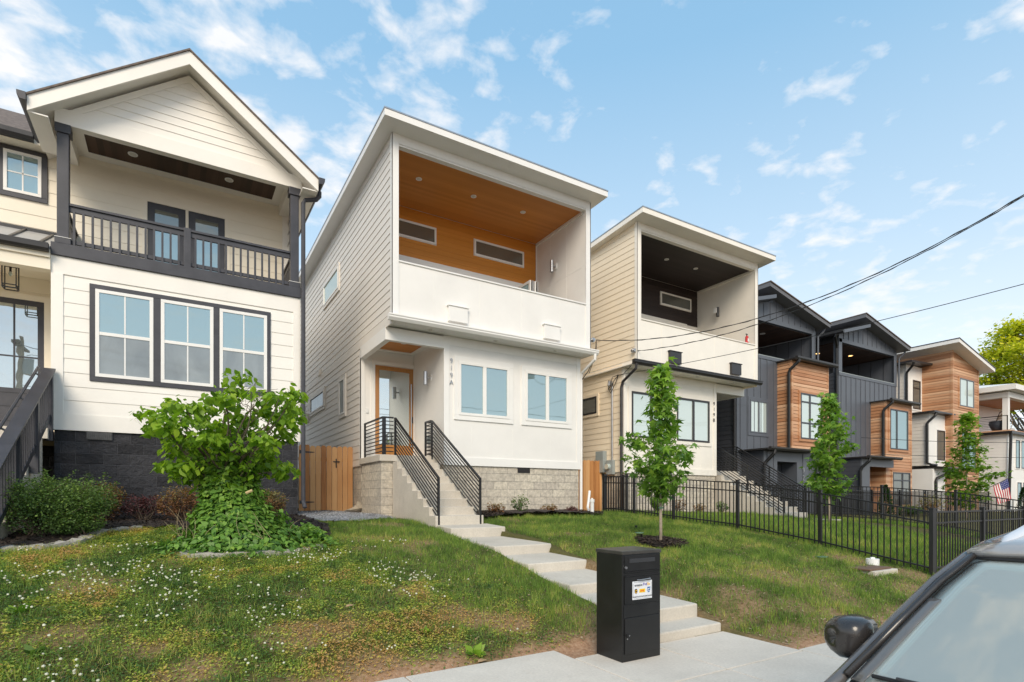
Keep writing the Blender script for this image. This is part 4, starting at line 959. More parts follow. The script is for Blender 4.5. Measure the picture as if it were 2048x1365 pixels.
# stepped garden path up to the stair of the middle house: each landing a thick slab with a small fall
pa = MB()
lv = [(4.24, 4.60, .10, 4.40, 5.44), (4.60, 5.74, .262, 4.38, 5.46), (5.74, 6.76, .423, 4.38, 5.46), (6.76, 7.74, .593, 4.38, 5.48), (7.74, 9.39, .775, 4.38, 5.50), (9.39, 10.06, .99, 4.38, 5.56)]
for i, (y0, y1, z, xa_, xb_) in enumerate(lv):
    fall = .035 if i else .01
    a0, a1 = (xa_, y0), (xb_, y1 + .10)
    zt0, zt1 = z, z + fall
    pa.add([(xa_, y0, z - .6), (xb_, y0, z - .6), (xb_, y1 + .08, z - .6), (xa_, y1 + .08, z - .6), (xa_, y0, zt0), (xb_, y0, zt0), (xb_, y1 + .08, zt1), (xa_, y1 + .08, zt1)],
           [(3,2,1,0),(4,5,6,7),(0,1,5,4),(1,2,6,5),(2,3,7,6),(3,0,4,7)])
struct(pa.build('garden_path', M['concrete'], None, bevel=.018))
# path of the cream house behind the fence
pb_ = MB()
for y0, y1, z in ((9.0, 10.05, .92), (7.9, 9.0, .80), (6.4, 7.9, .66), (5.2, 6.4, .52), (4.3, 5.2, .38)): pb_.box(15.75, 17.0, y0, y1, z - .5, z)
pb_.box(13.6, 15.74, 8.62, 8.85, .3, .98 - .08)
struct(pb_.build('garden_path', M['concrete'], None, bevel=.015))
struct(MB().box(30.5, 34, 12.0, 12.4, .2, .62).box(19.0, 30, 11.2, 11.6, .2, .62).build('front_path', M['concrete'], None, bevel=.01))
# ------------------------------------------------------------------ beds
def in_poly(x, y, poly):
    c = np.zeros(np.shape(x), bool); n = len(poly)
    for i in range(n):
        x1, y1 = poly[i]; x2, y2 = poly[(i + 1) % n]
        cond = ((y1 > y) != (y2 > y)); xin = (x2 - x1) * (y - y1) / ((y2 - y1) if y2 != y1 else 1e-9) + x1
        c ^= cond & (x < xin)
    return c
def patch(name, poly, dz, m, cell=.05, heap=.0):
    xs = [p[0] for p in poly]; ys = [p[1] for p in poly]
    ax = np.arange(min(xs), max(xs) + cell, cell); ay = np.arange(min(ys), max(ys) + cell, cell)
    X_, Y_ = np.meshgrid(ax, ay, indexing='ij'); ins = in_poly(X_ + cell / 2, Y_ + cell / 2, poly)
    cx_, cy_ = np.mean(xs), np.mean(ys); r_ = max(max(xs) - min(xs), max(ys) - min(ys)) / 2
    Z_ = ground_z(X_, Y_) + dz + (fbm(X_ * 9, Y_ * 9, 3, 3) - .5) * .05 + heap * np.clip(1 - np.hypot(X_ - cx_, Y_ - cy_) / r_, 0, 1)
    V = np.stack([X_, Y_, Z_], -1).reshape(-1, 3); id_ = np.arange(X_.size).reshape(X_.shape)
    fs = [(id_[i, j], id_[i+1, j], id_[i+1, j+1], id_[i, j+1]) for i in range(X_.shape[0]-1) for j in range(X_.shape[1]-1) if ins[i, j]]
    mb = MB(); mb.v = [tuple(v) for v in V]; mb.f = [tuple(int(q) for q in f) for f in fs]
    o = mb.build(name, m, None, smooth=True); o['kind'] = 'structure'; return o
ring = lambda cx_, cy_, a_, b_, n=22: [(cx_ + a_ * math.cos(2 * math.pi * k / n) * (1 + .12 * math.sin(3.1 * k)), cy_ + b_ * math.sin(2 * math.pi * k / n) * (1 + .12 * math.cos(2.3 * k))) for k in range(n)]
EDGE = [(-3.4, 8.9), (-1.95, 9.05), (-1.45, 9.12), (-1.15, 9.32), (-1.02, 9.75), (-.92, 10.2), (-.5, 10.55), (-.02, 10.45), (.10, 9.9), (-.02, 9.3), (-.06, 8.75), (.15, 8.18), (.75, 8.1), (1.35, 8.22), (1.85, 8.42)]
BED_A = EDGE + [(2.15, 9.2), (2.4, 10.5), (2.25, 12.6), (-3.4, 12.6)]
BED_B = [(5.62, 12.28), (5.58, 11.2), (6.1, 10.85), (7.2, 10.95), (8.4, 10.85), (9.4, 10.95), (9.9, 11.5), (9.75, 12.28)]
SAP1 = (7.35, 7.0); SAP2 = (14.9, 8.2); SAP3 = (25.8, 9.0)
BED_T = ring(*SAP1, .50, .42)
GRAV = [(2.3, 15.2), (2.25, 13.0), (2.35, 11.3), (2.9, 10.9), (3.5, 11.2), (4.15, 11.6), (4.2, 15.2)]
patch('mulch_bed', BED_A, .03, M['mulch']); patch('mulch_bed', BED_B, .05, M['mulch'], .05, .10); patch('mulch_ring', BED_T, .03, M['mulch'], .04, .05)
patch('gravel_path', GRAV, .025, M['gravel'])
BED_N = [(11.3, 12.4), (11.4, 11.2), (15.6, 11.1), (15.6, 12.4)]
patch('mulch_bed', BED_N, .03, M['mulch'], .12)
# chips and pebbles scattered on them: real little pieces
def scatter(poly, n):
    xs = [p[0] for p in poly]; ys = [p[1] for p in poly]
    x = RNG.uniform(min(xs), max(xs), n * 2); y = RNG.uniform(min(ys), max(ys), n * 2); k = in_poly(x, y, poly)
    return x[k][:n], y[k][:n]
def chips(name, poly, n, size, m, dz, kind='stuff'):
    x, y = scatter(poly, n); n = len(x); z = ground_z(x, y) + dz
    a_ = RNG.uniform(0, 6.28, n); l = RNG.uniform(.5, 1.3, n) * size; w = l * RNG.uniform(.3, .6, n); ti = RNG.uniform(-.4, .4, n)
    V = np.zeros((n, 4, 3))
    for k, (sa, sb) in enumerate(((-1, -1), (1, -1), (1, 1), (-1, 1))):
        V[:, k, 0] = x + np.cos(a_) * l * sa - np.sin(a_) * w * sb; V[:, k, 1] = y + np.sin(a_) * l * sa + np.cos(a_) * w * sb; V[:, k, 2] = z + ti * l * sa + .4 * ti * w * sb
    o = fast_mesh(name, V, 4, m, None, RNG.random(n)); o['kind'] = kind; return o
chipm = leafmat('bark_chips', [(.018, .012, .010), (.045, .03, .022), (.11, .075, .055)], 0, .9)
chips('bark_chips', BED_A, 9000, .022, chipm, .05); chips('bark_chips', BED_B, 7000, .022, chipm, .10); chips('bark_chips', BED_T, 2200, .02, chipm, .07)
chips('gravel', GRAV, 7000, .014, leafmat('pebbles', [(.16, .16, .17), (.36, .36, .37), (.62, .61, .60)], 0, .9), .04)
# edging stones round the left bed
for pts, lab in ((EDGE[:7], 'weathered concrete edging curving round the boxwood bed'), (EDGE[10:], 'low concrete edging along the foot of the vine covered tree')):
    e = MB(); P_ = []
    for (xa_, ya_), (xb_, yb_) in zip(pts, pts[1:]):
        for k in range(5): P_.append((xa_ + (xb_ - xa_) * k / 5, ya_ + (yb_ - ya_) * k / 5))
    P_.append(pts[-1]); n = len(P_)
    for i, (xa_, ya_) in enumerate(P_):
        q, r_ = P_[min(i + 1, n - 1)], P_[max(i - 1, 0)]; d = Vector((q[0] - r_[0], q[1] - r_[1], 0)).normalized(); s2 = Vector((-d.y, d.x, 0)) * .075
        zz_ = gz(xa_, ya_); j_ = .012 * math.sin(i * 2.1)
        for sg, h in ((-1, -.08), (-1, .045 + j_), (1, .055 + j_), (1, -.08)): e.v.append((xa_ + sg * s2.x * (1 + j_ * 4), ya_ + sg * s2.y * (1 + j_ * 4), zz_ + h))
    for i in range(n - 1):
        for k in range(3): a_ = i * 4 + k; e.f.append((a_, a_ + 4, a_ + 5, a_ + 1))
    e.f.append((0, 1, 2, 3)); e.f.append(((n - 1) * 4 + 3, (n - 1) * 4 + 2, (n - 1) * 4 + 1, (n - 1) * 4))
    setp(e.build('garden_edging', M['edging'], None), lab, 'edging')
# ------------------------------------------------------------------ grass, weeds and clover
def allowed(x, y):
    ok = ~in_poly(x, y, BED_A) & ~in_poly(x, y, BED_B) & ~in_poly(x, y, BED_T) & ~in_poly(x, y, GRAV) & ~in_poly(x, y, BED_N)
    ok &= ~((x > 4.33) & (x < 5.60) & (y > 4.2) & (y < 12.7)) & ~((x > 3.2) & (x < 5.5) & (y < 4.30))
    ok &= np.where(x < 4.4, y > 4.63, y > 3.36) & (y < 12.5) & ~((x > 2.25) & (y > 11.4) & (x < 5.6))
    ok &= ~((x > 15.7) & (x < 17.1) & (y > 4.2)) & ~((x < -1.9) & (y > 9)) & ~((x > 11.2) & (y > 12.3))
    return ok
def blades(name, n, x0, x1, y0, y1, hmin, hmax, wd, m, dens, lean=.55, tintf=None):
    x = RNG.uniform(x0, x1, n); y = RNG.uniform(y0, y1, n)
    k = allowed(x, y) & (RNG.random(n) < dens(x, y)); x, y = x[k], y[k]; n = len(x)
    tuft = fbm(x * 2.6, y * 2.6, 60, 3)
    fine = vnoise(x * 13, y * 13, 71); h = RNG.uniform(hmin, hmax, n) * (.45 + 1.1 * tuft) * (.45 + 1.15 * fine); a_ = RNG.uniform(0, 6.28, n); w = RNG.uniform(.7, 1.3, n) * wd
    ln = RNG.uniform(.1, 1, n) * lean * h; b_ = RNG.uniform(0, 6.28, n); z = ground_z(x, y) - .005
    V = np.zeros((n, 3, 3)); V[:, 0] = np.stack([x - np.cos(a_) * w, y - np.sin(a_) * w, z], -1); V[:, 1] = np.stack([x + np.cos(a_) * w, y + np.sin(a_) * w, z], -1)
    V[:, 2] = np.stack([x + np.cos(b_) * ln, y + np.sin(b_) * ln, z + h], -1)
    t = np.clip(tintf(x, y) + .38 * (fine - .5) + .3 * (vnoise(x * 5.5, y * 5.5, 72) - .5) + RNG.normal(0, .16, n), 0, 1)
    o = fast_mesh(name, V, 3, m, None, t); o['kind'] = 'stuff'; return o
def leaflets(name, n, x0, x1, y0, y1, s0, s1, m, dens, lift, tintf):
    x = RNG.uniform(x0, x1, n); y = RNG.uniform(y0, y1, n)
    k = allowed(x, y) & (RNG.random(n) < dens(x, y) * np.clip(.35 + 1.3 * vnoise(x * 7, y * 7, 75), 0, 1)); x, y = x[k], y[k]; n = len(x)
    r = RNG.uniform(s0, s1, n); a_ = RNG.uniform(0, 6.28, n); fine = vnoise(x * 11, y * 11, 73); z = ground_z(x, y) + RNG.random(n) * lift * (.2 + fbm(x * 3, y * 3, 66, 2) + 1.1 * fine ** 2); t1 = RNG.uniform(-.6, .6, n); t2 = RNG.uniform(-.6, .6, n)
    V = np.zeros((n, 4, 3))
    for q, (l, w) in enumerate(((-1, 0), (0, -.62), (1, 0), (0, .62))):
        V[:, q, 0] = x + (np.cos(a_) * l - np.sin(a_) * w) * r; V[:, q, 1] = y + (np.sin(a_) * l + np.cos(a_) * w) * r; V[:, q, 2] = z + (t1 * l + t2 * w) * r
    o = fast_mesh(name, V, 4, m, None, np.clip(tintf(x, y) + .62 * (fine - .5) + .4 * (vnoise(x * 4.5, y * 4.5, 74) - .5) + RNG.normal(0, .17, n), 0, 1)); o['kind'] = 'stuff'; return o
grassm = leafmat('grass_blades', [(.065, .115, .024), (.125, .22, .04), (.215, .325, .058), (.40, .40, .10), (.58, .44, .20)], .35, .55)
weedm = leafmat('weed_leaves', [(.07, .135, .034), (.15, .25, .05), (.34, .43, .07), (.54, .50, .09), (.56, .34, .13)], .35, .55)
weedy = lambda x, y: np.clip((3.3 - x - (y - 7) * .25 + (fbm(x * 1.3, y * 1.3, 9, 3) - .5) * 2.2) / 1.0, 0, 1)
g_t = lambda x, y: .32 + .75 * (fbm(x * 1.3, y * 1.3, 31, 4) - .5) + .25 * (fbm(x * 6, y * 6, 33, 2) - .5) + .30 * bare_at(x, y)
dens_front = lambda x, y: np.clip(1 - 1.3 * bare_at(x, y), .04, 1) * (1 - .62 * weedy(x, y)) * np.clip(1.15 - .045 * np.hypot(x, y), .4, 1)
blades('lawn_grass', 640000, -4.6, 11.2, 3.3, 12.5, .04, .085, .0036, grassm, dens_front, .7, g_t)
blades('lawn_grass', 130000, 10.7, 18, 4.2, 12.4, .06, .12, .006, grassm, lambda x, y: np.full(x.shape, .8), .6, lambda x, y: .34 + .2 * (fbm(x, y, 8, 3) - .5))
w_t = lambda x, y: np.clip(.40 + 2.3 * (fbm(x * 1.5 + 9, y * 1.5, 51, 4) - .5) + .45 * bare_at(x, y), 0, 1)
leaflets('ground_weeds', 380000, -4.6, 5, 4.5, 10.6, .006, .0155, weedm, lambda x, y: weedy(x, y) * np.clip(1.05 - .95 * bare_at(x, y), .08, 1), .05, w_t)
leaflets('ground_weeds', 50000, 5.4, 11, 3.3, 11, .006, .012, weedm, lambda x, y: np.clip((fbm(x * 1.2, y * 1.2, 91, 3) - .5) * 4, 0, 1), .035, lambda x, y: w_t(x, y) * .8)
strawm = leafmat('dry_straw', [(.26, .18, .10), (.38, .28, .17), (.48, .38, .25)], 0, .8)
xs = chips('dead_straw', [(-4.5, 4.6), (4.3, 4.6), (4.3, 8.5), (-1, 8.2), (-4.5, 8.8)], 5000, .016, strawm, .012)
xs = chips('dead_straw', [(5.5, 3.4), (11, 3.4), (10.6, 9), (5.6, 9)], 4200, .016, strawm, .012)
# clover heads
def clover():
    n = 4200; x = RNG.uniform(-4.3, 3.2, n); y = RNG.uniform(4.9, 8.9, n)
    d = np.clip((fbm(x * 1.3, y * 1.3, 14, 3) - .47) * 5, 0.015, .75) * weedy(x, y)
    k = allowed(x, y) & (RNG.random(n) < d); x, y = x[k], y[k]
    ico = []; 
    for i in range(3):
        for j in range(6):
            t0, t1 = math.pi * i / 3, math.pi * (i + 1) / 3; p0, p1 = math.pi * j / 3, math.pi * (j + 1) / 3
            P_ = lambda t, p: (math.sin(t) * math.cos(p), math.sin(t) * math.sin(p), math.cos(t) * .8)
            ico.append([P_(t0, p0), P_(t1, p0), P_(t1, p1), P_(t0, p1)])
    ico = np.array(ico); n = len(x); r = RNG.uniform(.006, .0135, n) * np.clip(.75 + .05 * y, .9, 1.3); z = ground_z(x, y) + RNG.uniform(.05, .095, n)
    V = (ico[None] * r[:, None, None, None] + np.stack([x, y, z], -1)[:, None, None, :]).reshape(-1, 4, 3)
    o = fast_mesh('clover_flowers', V, 4, leafmat('clover_white', [(.60, .58, .48), (.80, .79, .70)], .2, .7), None, np.repeat(RNG.random(n), len(ico))); o['kind'] = 'stuff'
clover()
# ------------------------------------------------------------------ plants
def leaf_cloud(P, size, m, name, parent, tint, shape, droop=.6, outward=None, szvar=.5, up=.35, jitter=.5):
    """P (N,3) leaf positions; each leaf is one polygon of the given outline, hanging from its stalk"""
    n = len(P); sh = np.array(shape); k = len(sh)
    a_ = RNG.uniform(0, 6.28, n)
    tip = np.stack([np.cos(a_), np.sin(a_), -np.full(n, droop) + RNG.normal(0, .35, n)], -1)
    if outward is not None: tip[:, :2] = tip[:, :2] * jitter + outward[:, :2]
    tip /= np.linalg.norm(tip, axis=1)[:, None] + 1e-9
    nrm = np.stack([RNG.normal(0, .5, n), RNG.normal(0, .5, n), np.full(n, up) + .3], -1)
    if outward is not None: nrm += outward * .8
    side = np.cross(tip, nrm); side /= np.linalg.norm(side, axis=1)[:, None] + 1e-9
    nn = np.cross(side, tip)
    s_ = size * RNG.uniform(1 - szvar, 1 + szvar, n)
    V = np.zeros((n, k, 3))
    for q in range(k):
        curl = -abs(sh[q, 1]) * .25 - (sh[q, 0] ** 2) * .12
        V[:, q] = P + (tip * sh[q, 0] + side * sh[q, 1] + nn * curl) * s_[:, None]
    return fast_mesh(name, V, k, m, parent, tint)
OVAL = [(0, 0), (.25, .26), (.55, .30), (.82, .14), (1.08, 0), (.82, -.14), (.55, -.30), (.25, -.26)]
HEART = [(.08, 0), (-.04, .16), (.12, .34), (.42, .36), (.75, .18), (1.08, 0), (.75, -.18), (.42, -.36), (.12, -.34), (-.04, -.16)]
def _star():
    pts = []; spread = [(-2.15, .62), (-1.05, .95), (0, 1.1), (1.05, .95), (2.15, .62)]
    for i, (t, r_) in enumerate(spread):
        if i: tm = (t + spread[i - 1][0]) / 2; pts.append((.30 + .27 * math.cos(tm), .27 * math.sin(tm)))
        for dt, f_ in ((-.26, .52), (0, 1), (.26, .52)): pts.append((.30 + r_ * f_ * .68 * math.cos(t + dt), r_ * f_ * .68 * math.sin(t + dt)))
    pts.append((.0, 0)); return pts
STAR = _star()
TINY = [(0, 0), (.5, .32), (1, 0), (.5, -.32)]
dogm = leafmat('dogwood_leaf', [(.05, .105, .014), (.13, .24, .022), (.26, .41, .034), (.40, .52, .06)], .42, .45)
vinem = leafmat('vine_leaf', [(.045, .11, .024), (.11, .23, .042), (.20, .36, .06), (.34, .47, .09)], .3, .45)
gumm = leafmat('sweetgum_leaf', [(.07, .145, .026), (.14, .27, .042), (.25, .41, .058), (.40, .54, .08)], .38, .42)
maplem = leafmat('maple_leaf', [(.07, .14, .02), (.14, .26, .03), (.23, .37, .04), (.34, .46, .07)], .45, .45)
boxm = leafmat('boxwood_leaf', [(.03, .065, .018), (.065, .125, .028), (.12, .205, .042), (.22, .31, .06)], .25, .5)
brownm = leafmat('reddish_leaf', [(.09, .04, .028), (.19, .09, .045), (.28, .16, .065), (.22, .22, .08)], .3, .55)
barbm = leafmat('barberry_leaf', [(.05, .022, .026), (.10, .038, .04), (.15, .05, .05)], .25, .5)
yelm = leafmat('sunlit_leaf', [(.14, .20, .02), (.32, .38, .03), (.56, .55, .04), (.80, .68, .06)], .45, .5)
conm = leafmat('conifer_leaf', [(.010, .035, .010), (.022, .065, .014), (.05, .11, .02)], .2, .6)
twigm = plain('dead_twig', (.14, .10, .075), .9, .3, 10)
def limb(mb, p, q, r0, r1, bend=.15, n=6, seed=0):
    p, q = Vector(p), Vector(q); rr = random.Random(seed); L = (q - p).length
    o = Vector((rr.uniform(-1, 1), rr.uniform(-1, 1), rr.uniform(-.2, .6))) * bend * L
    pts = [p.lerp(q, t) + o * math.sin(math.pi * t) for t in [i / n for i in range(n + 1)]]
    mb.tube(pts, [r0 + (r1 - r0) * i / n for i in range(n + 1)], 6); return pts
# --- the vine covered dogwood
bx, by = .60, 9.0; bz = gz(bx, by)
DW = thing('dogwood_tree', 'broad leafy green shrub tree with dead twigs, in front of the black stone base', 'tree', (bx, by, bz))
tk = MB(); tips = []
rr = random.Random(4)
W0 = lambda px, py: atY(px, py, 9.0)
targets = [(300, 825), (330, 800), (320, 850), (345, 880), (350, 905), (335, 925), (380, 830), (400, 815), (385, 870), (405, 900), (430, 850), (440, 800), (455, 880), (470, 860), (480, 755), (470, 780), (500, 790), (520, 850), (535, 820), (560, 800), (590, 790), (600, 815), (575, 845), (560, 880), (540, 900), (580, 935), (555, 925), (500, 905), (470, 920), (510, 940), (430, 920), (400, 945), (360, 945), (450, 940), (525, 875), (585, 870), (345, 835), (310, 850), (360, 810), (590, 830), (540, 790), (420, 875), (490, 835), (365, 925), (415, 935), (520, 930)]
for i, (px, py) in enumerate(targets):
    y = 9.0 + rr.uniform(-.75, .75); t_ = atY(px, py, 9.0); k = y / 9.0
    q = Vector((.66 + (t_.x - .66) * .91 + (y - 9) * .05, y, t_.z + (y - 9) * .10)); fork = Vector((bx + rr.uniform(-.12, .12), by + rr.uniform(-.1, .1), 1.55 + rr.uniform(0, .5)))
    fork += (q - fork) * .25; fork.z = min(fork.z, q.z - .12)
    limb(tk, (bx + rr.uniform(-.08, .08), by + rr.uniform(-.08, .08), bz + .3), fork, .032, .02, .08, 4, i)
    pts = limb(tk, fork, q, .018, .005, .12, 6, i + 99); tips.append((q, pts))
tk.tube([(bx, by, bz - .1), (bx + .02, by, bz + .4), (bx, by, 1.6)], [.11, .085, .06], 9)
tk.build('trunk', M['bark'], DW, smooth=True)
P_, T_ = [], []
for q, pts in tips:
    n = rr.randint(58, 84); r_ = rr.uniform(.15, .27)
    for _ in range(n):
        a_ = rr.uniform(0, 6.28); d = r_ * math.sqrt(rr.random()); 
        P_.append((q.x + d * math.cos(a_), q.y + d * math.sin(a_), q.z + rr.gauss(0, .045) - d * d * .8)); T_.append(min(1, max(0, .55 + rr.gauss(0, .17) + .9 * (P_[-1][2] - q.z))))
    for p in pts[3:]:
        for _ in range(4): P_.append((p.x + rr.gauss(0, .08), p.y + rr.gauss(0, .08), p.z + rr.gauss(0, .05))); T_.append(rr.uniform(.1, .5))
for _ in range(620):
    a_ = rr.uniform(0, 6.28); h = rr.uniform(1.75, 2.25); d = rr.uniform(.1, .25 + (h - 1.7) * .85)
    P_.append((bx + .04 + d * math.cos(a_), by + d * math.sin(a_), h + rr.gauss(0, .05))); T_.append(rr.uniform(.15, .6))
P_ = np.array(P_); keep = np.ones(len(P_), bool)
keep &= ~((np.hypot(P_[:, 0] - .93, (P_[:, 2] - 2.98) * 1.1) < .20) & (P_[:, 1] < 9.2) & (RNG.random(len(P_)) < .6))
P_ = P_[keep]; T_ = np.array(T_)[keep]
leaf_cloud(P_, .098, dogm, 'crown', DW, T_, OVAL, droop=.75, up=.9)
dt = MB()
for i in range(60):
    p = Vector((.93 + rr.gauss(0, .10), 8.9 + rr.gauss(0, .10), 2.72 + rr.random() * .45)); q = p + Vector((rr.gauss(0, .11), rr.gauss(0, .1), rr.gauss(-.03, .10)))
    limb(dt, p, q, .0045, .0022, .3, 3, i)
dt.build('dead_twigs', twigm, DW)
# vine heaped round its foot
VN = thing('vine', 'heart leaved green vine heaped around the foot of the shrub tree', 'vine', (.9, 8.75, bz))
n = 8200; t = RNG.random(n) ** 1.5; a_ = RNG.uniform(0, 6.28, n)
rad = np.interp(t, [0, .08, .2, .45, .75, 1], [1.0, .82, .58, .40, .31, .28]); rad = rad * (.62 + .42 * RNG.random(n)) * (.68 + .75 * fbm(a_ * 1.6 + 5, t * 6, 19, 3)) * (1 + .15 * np.sin(3 * a_ + 1))
cx_ = np.interp(t, [0, .5, 1], [.86, .68, .60]); cy_ = np.interp(t, [0, .5, 1], [8.62, 8.90, 9.0])
vx = cx_ + rad * np.cos(a_); vy = cy_ + rad * .56 * np.sin(a_)
vz = ground_z(vx, vy) + .03 + RNG.random(n) * .07 + t * 1.16 * np.clip(1.15 - rad * .25, .6, 1)
out = np.stack([np.cos(a_), np.sin(a_), np.full(n, .35)], -1)
leaf_cloud(np.stack([vx, vy, vz], -1), .066, vinem, 'foliage', VN, np.clip(.45 + RNG.normal(0, .2, n) + .25 * (t - .3), 0, 1), HEART, droop=.7, outward=out, jitter=.9)
n = 1500; vx = RNG.normal(1.75, .22, n); vy = RNG.normal(8.75, .25, n)
leaf_cloud(np.stack([vx, vy, ground_z(vx, vy) + RNG.random(n) * .28 * np.exp(-((vx - 1.75) / .25) ** 2)], -1), .052, vinem, 'trailing_foliage', VN, np.clip(RNG.normal(.5, .2, n), 0, 1), HEART, droop=.3, up=.8)
st = MB()
for i in range(22):
    a_ = rr.uniform(0, 6.28); p = Vector((.75 + .7 * math.cos(a_), 8.75 + .45 * math.sin(a_), bz + .1)); limb(st, p, p + Vector((rr.gauss(0, .14), rr.gauss(-.02, .1), rr.uniform(.2, .45))), .0028, .0014, .2, 4, i)
st.build('dry_stems', plain('straw_stem', (.42, .33, .20), .9, .2, 8), VN)
MB().tube([(.82, 8.4, 1.62), (.90, 8.38, 1.66)], .02, 6).build('dead_leaf', plain('dead_leaf', (.50, .38, .20), .8, .2, 8), VN)
# --- boxwood and the shrubs along the black stone
def shrub(name, label, cat, c, r3, n, size, m, group=None, tw=14, shape=TINY, lumps=7, seed=1, tintc=.5, hollow=.55, stem=M['bark'], sprigs=0):
    rr = random.Random(seed); x, y = c; z0 = gz(x, y)
    T = thing(name, label, cat, (x, y, z0), group)
    L = [(rr.uniform(-.55, .55) * r3[0], rr.uniform(-.5, .5) * r3[1], r3[2] * rr.uniform(.7, 1.25), rr.uniform(.45, .7)) for _ in range(lumps)]
    which = RNG.integers(0, lumps, n); La = np.array(L)[which]
    d = RNG.normal(0, 1, (n, 3)); d /= np.linalg.norm(d, axis=1)[:, None]; rad = hollow + (1.06 - hollow) * RNG.random(n) ** .6
    sp_ = 1 + .18 * (fbm(d[:, 0] * 3 + which * 7, d[:, 2] * 3, seed, 3) - .5) * 2
    P = np.stack([La[:, 0] + d[:, 0] * rad * sp_ * La[:, 3] * r3[0], La[:, 1] + d[:, 1] * rad * sp_ * La[:, 3] * r3[1], La[:, 2] + d[:, 2] * rad * sp_ * La[:, 3] * r3[2]], -1)
    P[:, 2] = np.maximum(P[:, 2], RNG.random(n) * .08) + z0; P[:, 0] += x; P[:, 1] += y
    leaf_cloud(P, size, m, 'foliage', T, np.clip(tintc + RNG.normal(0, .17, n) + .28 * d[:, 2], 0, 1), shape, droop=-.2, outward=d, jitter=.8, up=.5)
    s_ = MB(); SP = []
    for i in range(sprigs):
        a_ = rr.uniform(0, 6.28); d0 = rr.uniform(.2, .85); p = Vector((x + d0 * r3[0] * math.cos(a_), y + d0 * r3[1] * math.sin(a_), z0 + r3[2] * 1.35)); q = p + Vector((.28 * math.cos(a_) * rr.random(), .2 * math.sin(a_) * rr.random(), rr.uniform(.10, .30)))
        for w_ in limb(s_, p, q, .004, .0015, .12, 7, i): SP += [tuple(w_ + Vector((rr.gauss(0, .022), rr.gauss(0, .022), rr.gauss(0, .012)))) for _ in range(9)]
    if SP: leaf_cloud(np.array(SP), size * 1.1, m, 'sprig_leaves', T, np.clip(RNG.normal(.6, .18, len(SP)), 0, 1), shape, droop=-.3, up=.6)
    for i in range(tw):
        j = rr.randrange(lumps); q = Vector((x + L[j][0] + rr.gauss(0, .3) * r3[0], y + L[j][1] + rr.gauss(0, .3) * r3[1], z0 + L[j][2] + rr.uniform(-.2, .85) * r3[2] * L[j][3]))
        limb(s_, (x + rr.gauss(0, .1) * r3[0], y + rr.gauss(0, .1) * r3[1], z0 - .02), q, .009, .003, .15, 5, i + seed)
    s_.build('stem', stem, T); return T
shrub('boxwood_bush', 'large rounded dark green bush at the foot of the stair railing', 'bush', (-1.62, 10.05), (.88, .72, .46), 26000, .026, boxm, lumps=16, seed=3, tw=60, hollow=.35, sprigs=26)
shrub('boxwood_bush', 'small low green bush spilling over the mulch beside the big rounded bush', 'bush', (-1.12, 9.75), (.36, .3, .22), 4500, .026, boxm, lumps=5, seed=8)
shrub('brown_shrub', 'reddish brown shrub just right of the big rounded green bush', 'shrub', (-1.10, 11.75), (.36, .3, .40), 2600, .036, brownm, 'shrubs along the black stone base', seed=5, tw=26, tintc=.55)
shrub('barberry_shrub', 'low dark purple shrub between two reddish brown shrubs', 'shrub', (-.48, 11.75), (.42, .3, .28), 2600, .03, barbm, 'shrubs along the black stone base', seed=6, tw=26)
shrub('brown_shrub', 'reddish brown shrub with bare twigs, left of the vine heap', 'shrub', (.12, 11.6), (.40, .3, .42), 2600, .036, brownm, 'shrubs along the black stone base', seed=7, tw=36, tintc=.5)
shrub('brown_shrub', 'olive brown shrub close to the downspout, right of the vine heap', 'shrub', (1.62, 11.7), (.34, .3, .36), 2200, .036, brownm, 'shrubs along the black stone base', seed=9, tw=26, tintc=.7)
# --- little shrubs in the bed of the middle house
for i, (x, y, h, m_, lab) in enumerate(((6.55, 11.5, .17, brownm, 'small sparse reddish shrub nearest the concrete stair of the middle house'), (7.28, 11.55, .27, boxm, 'tallest green young shrub in the mulch below the foundation vent'),
      (8.05, 11.5, .16, brownm, 'small reddish shrub between the tall green one and the last one'), (8.80, 11.5, .13, barbm, 'low dark reddish shrub at the right end of the mulch bed'))):
    shrub('young_shrub', lab, 'shrub', (x, y), (.22, .2, h), 330, .045, m_, 'young shrubs in front of the middle house', seed=20 + i, tw=12, lumps=5, shape=OVAL)
shrub('round_bush', 'round yellow green bush behind the fence at the cream house', 'bush', (12.2, 11.75), (.24, .22, .30), 2600, .03, maplem, lumps=3, seed=31, tintc=.3)
for i, (x, h, lab) in enumerate(((13.0, .3, 'sparse young shrub right of the round yellow green bush, behind the fence'), (13.9, .2, 'low sparse shrub in the middle of the cream house bed, behind the fence'), (15.0, .25, 'dark young shrub beside the cream house stair, behind the fence'))):
    shrub('young_shrub', lab, 'shrub', (x, 11.7), (.25, .2, h), 300, .045, [brownm, brownm, boxm][i], 'young shrubs in front of the cream house', seed=40 + i, tw=14, lumps=5, shape=OVAL)
